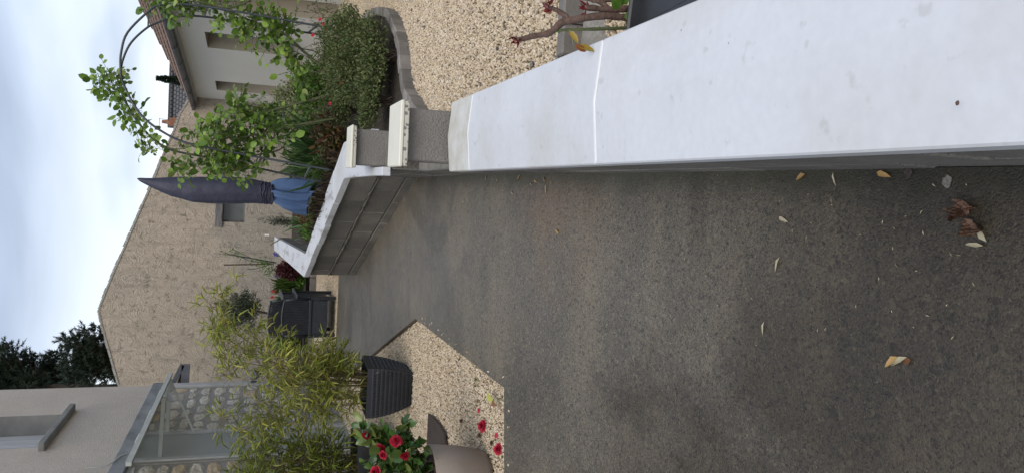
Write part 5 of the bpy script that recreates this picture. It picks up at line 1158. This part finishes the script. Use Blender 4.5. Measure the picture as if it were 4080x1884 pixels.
# left of the coping: staked rose, dark barberry, green mounds, geraniums, olive
st = thing('staked_rose', 'spindly yellowish rose tied to two thin stakes by the barn wall', 'rose', (-.62, 12.2, .73))
for u1, v1, u2, v2 in ((872, 905, 838, 1080), (829, 892, 833, 1060)):
    G().tube([aty(u1, v1, 12.2), aty(u2, v2+20, 12.2)], .012, 6).out('stake', M['iron'] if u1 == 872 else M['bark'], st)
g = G()
for pth in ([(833, 1090), (850, 1020), (875, 960), (893, 925)], [(833, 1090), (845, 1000), (860, 960), (875, 900)], [(835, 1090), (815, 1020), (812, 985)], [(833, 1090), (800, 1080), (790, 1050)]): g.tube(spline([aty(u, v, 12.1) for u, v in pth], 4), .006, 5)
g.out('cane', M['canegreen'], st)
P = []
for (u, v, r_, k) in ((890, 930, 22, 26), (868, 955, 18, 16), (845, 1010, 16, 22), (835, 1040, 22, 40), (820, 1060, 26, 40), (800, 1070, 18, 20), (850, 1060, 20, 24), (873, 890, 10, 8), (805, 1090, 22, 30)):
    for i in range(int(k*.7)): P.append(aty(u+rng.normal()*r_*.55, v+rng.normal()*r_*.6, 12.1+rng.normal()*.08))
n = len(P); leafset(T_OV, np.array(P), norm(rnd(n)+[0, 0, .3]), rnd(n, .6)+[0, -.5, 1], .042, .024, L_['bright'], st, 200)
bush('barberry', 'dark maroon leaved shrub behind the far white coping', 'shrub', (-.58, 11.35+.35, .72), .22, .22, .46, 1500, .045, .022, L_['maroon'], T_DI, 12, .42)
bush('box_mound', 'dense dark green mound next to the stacked chairs', 'shrub', (-.86, 12.15, .70), .27, .25, .46, 3200, .028, .014, L_['mid'], T_DI, 16, .42)
bush('leafy_clump', 'low bright green leafy clump at the kerb beside the coping corner', 'plant', (-.72, 11.75, .70), .15, .10, .17, 700, .04, .026, L_['bright'], T_DI, 8, .45)
bush('leafy_clump', 'green geranium clump left of the stacked chairs', 'plant', (-1.72, 12.0, .71), .22, .2, .42, 1500, .045, .03, L_['mid'], T_DI, 10, .42)
bush('leafy_clump', 'dark green plant behind the bamboo at the kerb', 'plant', (-1.75, 11.6+.45, .71), .3, .15, .25, 1200, .045, .03, L_['mid'], T_DI, 8, .42)
for k, (pts_, lb, c_) in enumerate((([(728, 1091), (722, 1085), (718, 1098), (726, 1100), (720, 1104)], 'red geranium flowers on thin stalks right above the stacked chairs', 'redflower'), ([(610, 1085), (605, 1080), (600, 1088)], 'red geranium flowers at the left of the stacked chairs', 'redflower'), ([(703, 1087), (699, 1082)], 'red flower tips just behind the top of the upper chair', 'redflower'),
                                     ([(868, 1095), (865, 1105), (872, 1102), (875, 1092)], 'blue flower spike beside the far white coping', 'blueflower'), ([(783, 1108), (785, 1098), (788, 1104)], 'blue flower spike left of the maroon shrub', 'blueflower'))):
    yy = 12.0; t = thing('flower_stalk', lb, 'flower', aty(pts_[0][0], pts_[0][1]+40, yy))
    for u, v in pts_: flower(aty(u, v, yy), .017, t, (0, -1, .4), 'flower', L_[c_], 2); G().tube([aty(u, v, yy), aty(pts_[0][0]-4, pts_[0][1]+55, yy)], .003, 4).out('stalk', M['canegreen'], t)
ol = thing('olive_tree', 'small standard olive tree with thin bare trunk against the barn wall', 'tree', (*aty(630, 1150, 12.6)[:2], .73))
tr_ = [aty(u, v, 12.6) for u, v in ((628, 1180), (630, 1120), (634, 1080), (642, 1040), (648, 1010))]; G().tube(spline(tr_, 4), np.linspace(.022, .016, 17), 8).out('trunk', M['bark'], ol)
P, Q = [], []; g = G()
for (u, v, r_, k) in ((655, 985, 34, 620), (685, 1000, 26, 300), (620, 990, 26, 300), (650, 940, 36, 560), (690, 960, 20, 200), (615, 950, 24, 260), (600, 930, 14, 90), (665, 905, 20, 170), (720, 985, 12, 60), (705, 940, 10, 50), (580, 1000, 14, 70), (640, 895, 12, 60), (668, 870, 8, 26), (590, 905, 10, 40), (562, 885, 7, 16), (655, 1020, 22, 160)):
    c = aty(u, v, 12.6); s_ = r_/240; g.tube([tr_[-1], (tr_[-1]+c)/2+rnd(1, .03)[0], c+rnd(1, .04)[0]+[0, 0, s_]], [.010, .006, .002], 4); p, q = shell(c, (s_*1.35, s_*1.2, s_*1.45), int(k*.85), .1); P.append(p); Q.append(q)
g.out('branch', M['bark'], ol); P = np.vstack(P); Q = np.vstack(Q); leafset(T_LA, P, norm(Q*.6+rnd(len(P), .5)+[0, 0, .7]), rnd(len(P)), rng.uniform(.04, .075, len(P)), .013, L_['olive'], ol, 0, 'crown')

# ================================================================== LITTER ON THE DRIVEWAY
def litter(u, v, ln, wd, ang, m, label, name='fallen_leaf', curl=.25, zoff=.004, T=T_LA, cat='leaf', group=None, surf=None):
    c = surf if surf is not None else ong(u, v); c = np.array(c)+[0, 0, zoff]
    vv, ff = leaves(T, [c], [(math.cos(ang), math.sin(ang), 0.06*curl)], [(.12, .1, 1)], ln, wd); vv[:, 2] = np.maximum(vv[:, 2], c[2]-zoff+.0015)
    o = obj(name, vv, ff, m, None, loc=c, smooth=True); return tag(o, label, cat, group)
# angle helper: from photo pixel direction
def pang(u0, v0, u1, v1): a, b = ong(u0, v0), ong(u1, v1); return math.atan2(b[1]-a[1], b[0]-a[0]), float(np.linalg.norm(b-a)), a
for u0, v0, u1, v1, wr, mk, lb in ((1020, 3108, 1000, 3145-2, .3, 'litter', 'pale willow shaped leaf lying alone on the driveway middle, nearest the wall of the three'), (862, 3112, 800, 3088, .22, 'litter', 'narrow greyish leaf in the middle of the driveway between two others'), (605, 3050, 550, 3040, .22, 'litter', 'narrow pale leaf on the driveway, farthest from the wall of the three'),
        (465, 3583, 425, 3525, .35, 'litterochre', 'ochre dead leaf lying over a grey one at the bottom of the driveway'), (463, 3620, 430, 3545, .25, 'litter', 'grey dead leaf partly under the ochre leaf at the bottom of the driveway'), (452, 3635, 440, 3600, .7, 'litterbrown', 'small reddish brown scrap beside the ochre leaf'),
        (905, 3925, 913, 3845, .22, 'litter', 'long pale leaf beside the curled brown leaves'), (920, 3937, 990, 3886, .3, 'litter', 'grey white leaf leaning on the curled brown leaves'),
        (1190, 3213, 1168, 3172, .4, 'litterochre', 'ochre leaf lying by the wall foot, left of the pale twig'), (1197, 3498, 1180, 3552, .35, 'litterochre', 'ochre leaf lying by the wall foot, right of the pale twig')):
    a_, ln, st_ = pang(u0, v0, u1, v1); litter(0, 0, ln*1.05, ln*wr, a_, L_[mk], lb, surf=st_)
a_, ln, st_ = pang(1198, 3325, 1140, 3333); litter(0, 0, ln, .006, a_, L_['litter'], 'thin pale twig lying across by the wall foot', 'twig', surf=st_, cat='twig')
# curled brown leaves
bl_ = thing('fallen_leaf', 'pair of curled brown dead leaves clumped on the driveway near the bottom', 'leaf', ong(980, 3840))
for (u, v, ang, L0) in ((1045, 3822, -1.5, .042), (990, 3858, -1.9, .040), (1012, 3805, -1.1, .03)):
    c = ong(u, v)+[0, 0, .006]; nv = 14; V = []; F = []
    for i in range(nv):
        for j in range(nv):
            x, y = i/(nv-1), j/(nv-1)-.5; wd = math.sin(math.pi*min(.97, x*.92+.06))**.6; X = x*L0; Y = y*L0*.85*wd; Zz = .009+.006*math.sin(x*11+y*7)+.004*math.sin(x*23-y*19)+.030*abs(y)*1.2*math.sin(x*3.1); V.append(c+[X*math.cos(ang)-Y*math.sin(ang), X*math.sin(ang)+Y*math.cos(ang), Zz])
    F = [(i*nv+j, i*nv+j+1, (i+1)*nv+j+1, (i+1)*nv+j) for i in range(nv-1) for j in range(nv-1)]; obj('curled_leaf', V, F, M['deadleaf'], bl_, smooth=True)
gl_ = 'small straw coloured leaf scraps littering the foot of the low wall'
for u, v, ln in ((1165, 1940, .05), (1162, 1985, .04), (1160, 2065, .06), (1155, 2115, .03), (1163, 2130, .05), (1158, 2175, .05), (1150, 2180, .06), (1150, 2200, .03), (1172, 1665, .05), (1180, 1720, .04), (1110, 1700, .05), (1080, 1850, .05), (1085, 1865, .03), (1110, 2048, .06), (985, 1875, .03), (1000, 1900, .04), (955, 2230, .07), (880, 1720, .04)):
    mk_ = 'litter' if rng.random() < .7 else 'litterochre'; near_ = sorted([(abs(v-vv)+abs(u-uu), tt) for uu, vv, tt in ((1165, 1664, 'the wall corner'), (1166, 1800, 'the gate pillars'), (1160, 2065, 'the render patch'), (1150, 2200, 'the coping joint'))])[0][1]
    side_ = 'at the wall foot' if u > 1155 else ('near the wall foot' if u > 1100 else 'on the open drive'); sz_ = 'long' if ln >= .06 else ('medium' if ln >= .045 else 'tiny')
    litter(u, v, ln*.8, ln*.16, rng.uniform(0, 6.28), L_[mk_], '%s %s leaf scrap %s, by %s' % (sz_, {'litter': 'straw coloured', 'litterochre': 'ochre'}[mk_], side_, near_), group=gl_)
g = G()
P = np.array([ong(rng.uniform(500, 1190), 1500+2500*rng.random()**1.3) for _ in range(110)]); P = P[(P[:, 0] > -.55)&(P[:, 1] < 5.2)]; n = len(P)
v_, f_ = leaves(T_DI, P+[0, 0, .003], np.c_[rng.normal(size=n), rng.normal(size=n), np.zeros(n)], np.tile([0, 0, 1.], (n, 1)), rng.uniform(.004, .013, n), rng.uniform(.0015, .003, n)); o = obj('debris_specks', v_, f_, L_['litter']); o['kind'] = 'stuff'
for u0, v0, u1, v1, wr, mk, lb in ((318, 1950, 285, 1975, .4, 'yellowleaf', 'yellow leaf lying on the gravel near the driveway edge'), (285, 1968, 270, 1985, .45, 'litterbrown', 'dark brown leaf beside the yellow leaf on the gravel')):
    a_, ln, st_ = pang(u0, v0, u1, v1); litter(0, 0, ln*1.05, ln*wr, a_, L_[mk], lb, surf=st_, zoff=.012)
for i, (u, v) in enumerate(((209, 1838), (153, 1910), (121, 1958))):
    c = ong(u, v, .05, -.018); flower(c, .014, None, (.1, -.3, 1), 'fallen_petal', M['deadleaf'], 2); tag(D.objects['fallen_petal' if 'fallen_petal.%03d' % (i+2) not in D.objects else 'fallen_petal.%03d' % (i+2)], ['withered brown petal on the gravel nearest the dark slab', 'withered brown petal on the gravel just beyond the larger fallen bloom', 'withered brown petal on the gravel close to the taupe pot foot'][i], 'petal')
def weed(c, n, h, label):
    t = thing('weed', label, 'weed', c); P = np.repeat(np.array(c)[None], n, 0)+rnd(n, .012)*[1, 1, .1]; leafset(T_OV, P, norm(rnd(n, .8)+[0, 0, .9]), rnd(n, .5)+[0, 0, 1], rng.uniform(.6, 1.2, n)*h, h*.35, L_['mid'], t, n, 'leaves', 'leaf')
weed(ong(372, 1900, .05, -.02), 16, .022, 'small green weed in the gravel near the middle of its slanted edge')
weed(ong(468, 1705, .05, -.02)+[.0, 0, 0], 8, .016, 'tiny green weed at the upper part of the gravel edge')
weed(ong(300, 2000, .05, -.02), 10, .016, 'tiny green weed at the gravel corner beside the yellow leaf')
# pale splash and mark
def blot(c, r, m, name, label, z=.0015, seed=1, cat='stain'):
    rr = random.Random(seed); n = 14; tag(obj(name, [np.array(c)+[r*rr.uniform(.7, 1.1)*math.cos(6.283*k/n), r*rr.uniform(.7, 1.1)*math.sin(6.283*k/n), z] for k in range(n)], [tuple(range(n))], m, None, loc=c), label, cat)
blot(ong(1160, 3775), .013, M['blockdry'], 'cement_splash', 'pale grey cement splash on the driveway by the wall foot', seed=2)
blot(ong(1195, 3620)+[0, 0, 0], .011, M['slate'], 'dark_stain', 'small dark spot on the driveway between ochre leaf and cement splash', seed=4)
q = onz(1472, 3824, .663); blot(q, .0028, M['canebrown'], 'dark_mark', 'small brown speck on the near end of the white coping', z=.003, seed=3)
# dark stones and leaves on the gravel
for i, (u, v, s_) in enumerate(((1625, 2118, .012), (1690, 1980, .008), (1775, 1690, .010), (1842, 1640, .010), (1800, 1665, .011), (1660, 2230, .012), (1650, 2222, .014))):
    c = onz(u, v, GZ+.012); V, F = [], []; bm = bmesh.new(); bmesh.ops.create_icosphere(bm, subdivisions=1, radius=s_)
    for w_ in bm.verts: w_.co = Vector((w_.co.x*random.uniform(.8, 1.5), w_.co.y*random.uniform(.6, 1.1), w_.co.z*.6))
    me = D.meshes.new('dark_stone'); bm.to_mesh(me); bm.free(); me.materials.append(M['block'] if i % 2 == 0 else M['slate']); o = D.objects.new('dark_stone', me); col.objects.link(o); o.location = c
    tag(o, ['dark stone on the pale gravel just left of the lowest rose shoot', 'dark stone on the pale gravel level with the shoot tip of the bare rose', 'dark stone on the gravel right of the curved kerb, nearest the camera there', 'dark stone on the gravel close beside the curved kerb end', 'dark stone between two others near the curved kerb end',
        'dark flat stone against the straight kerb beside the white coping', 'darker flake touching the flat stone by the straight kerb'][i], 'stone', 'dark stones among the pale gravel')
cam.name = 'camera'
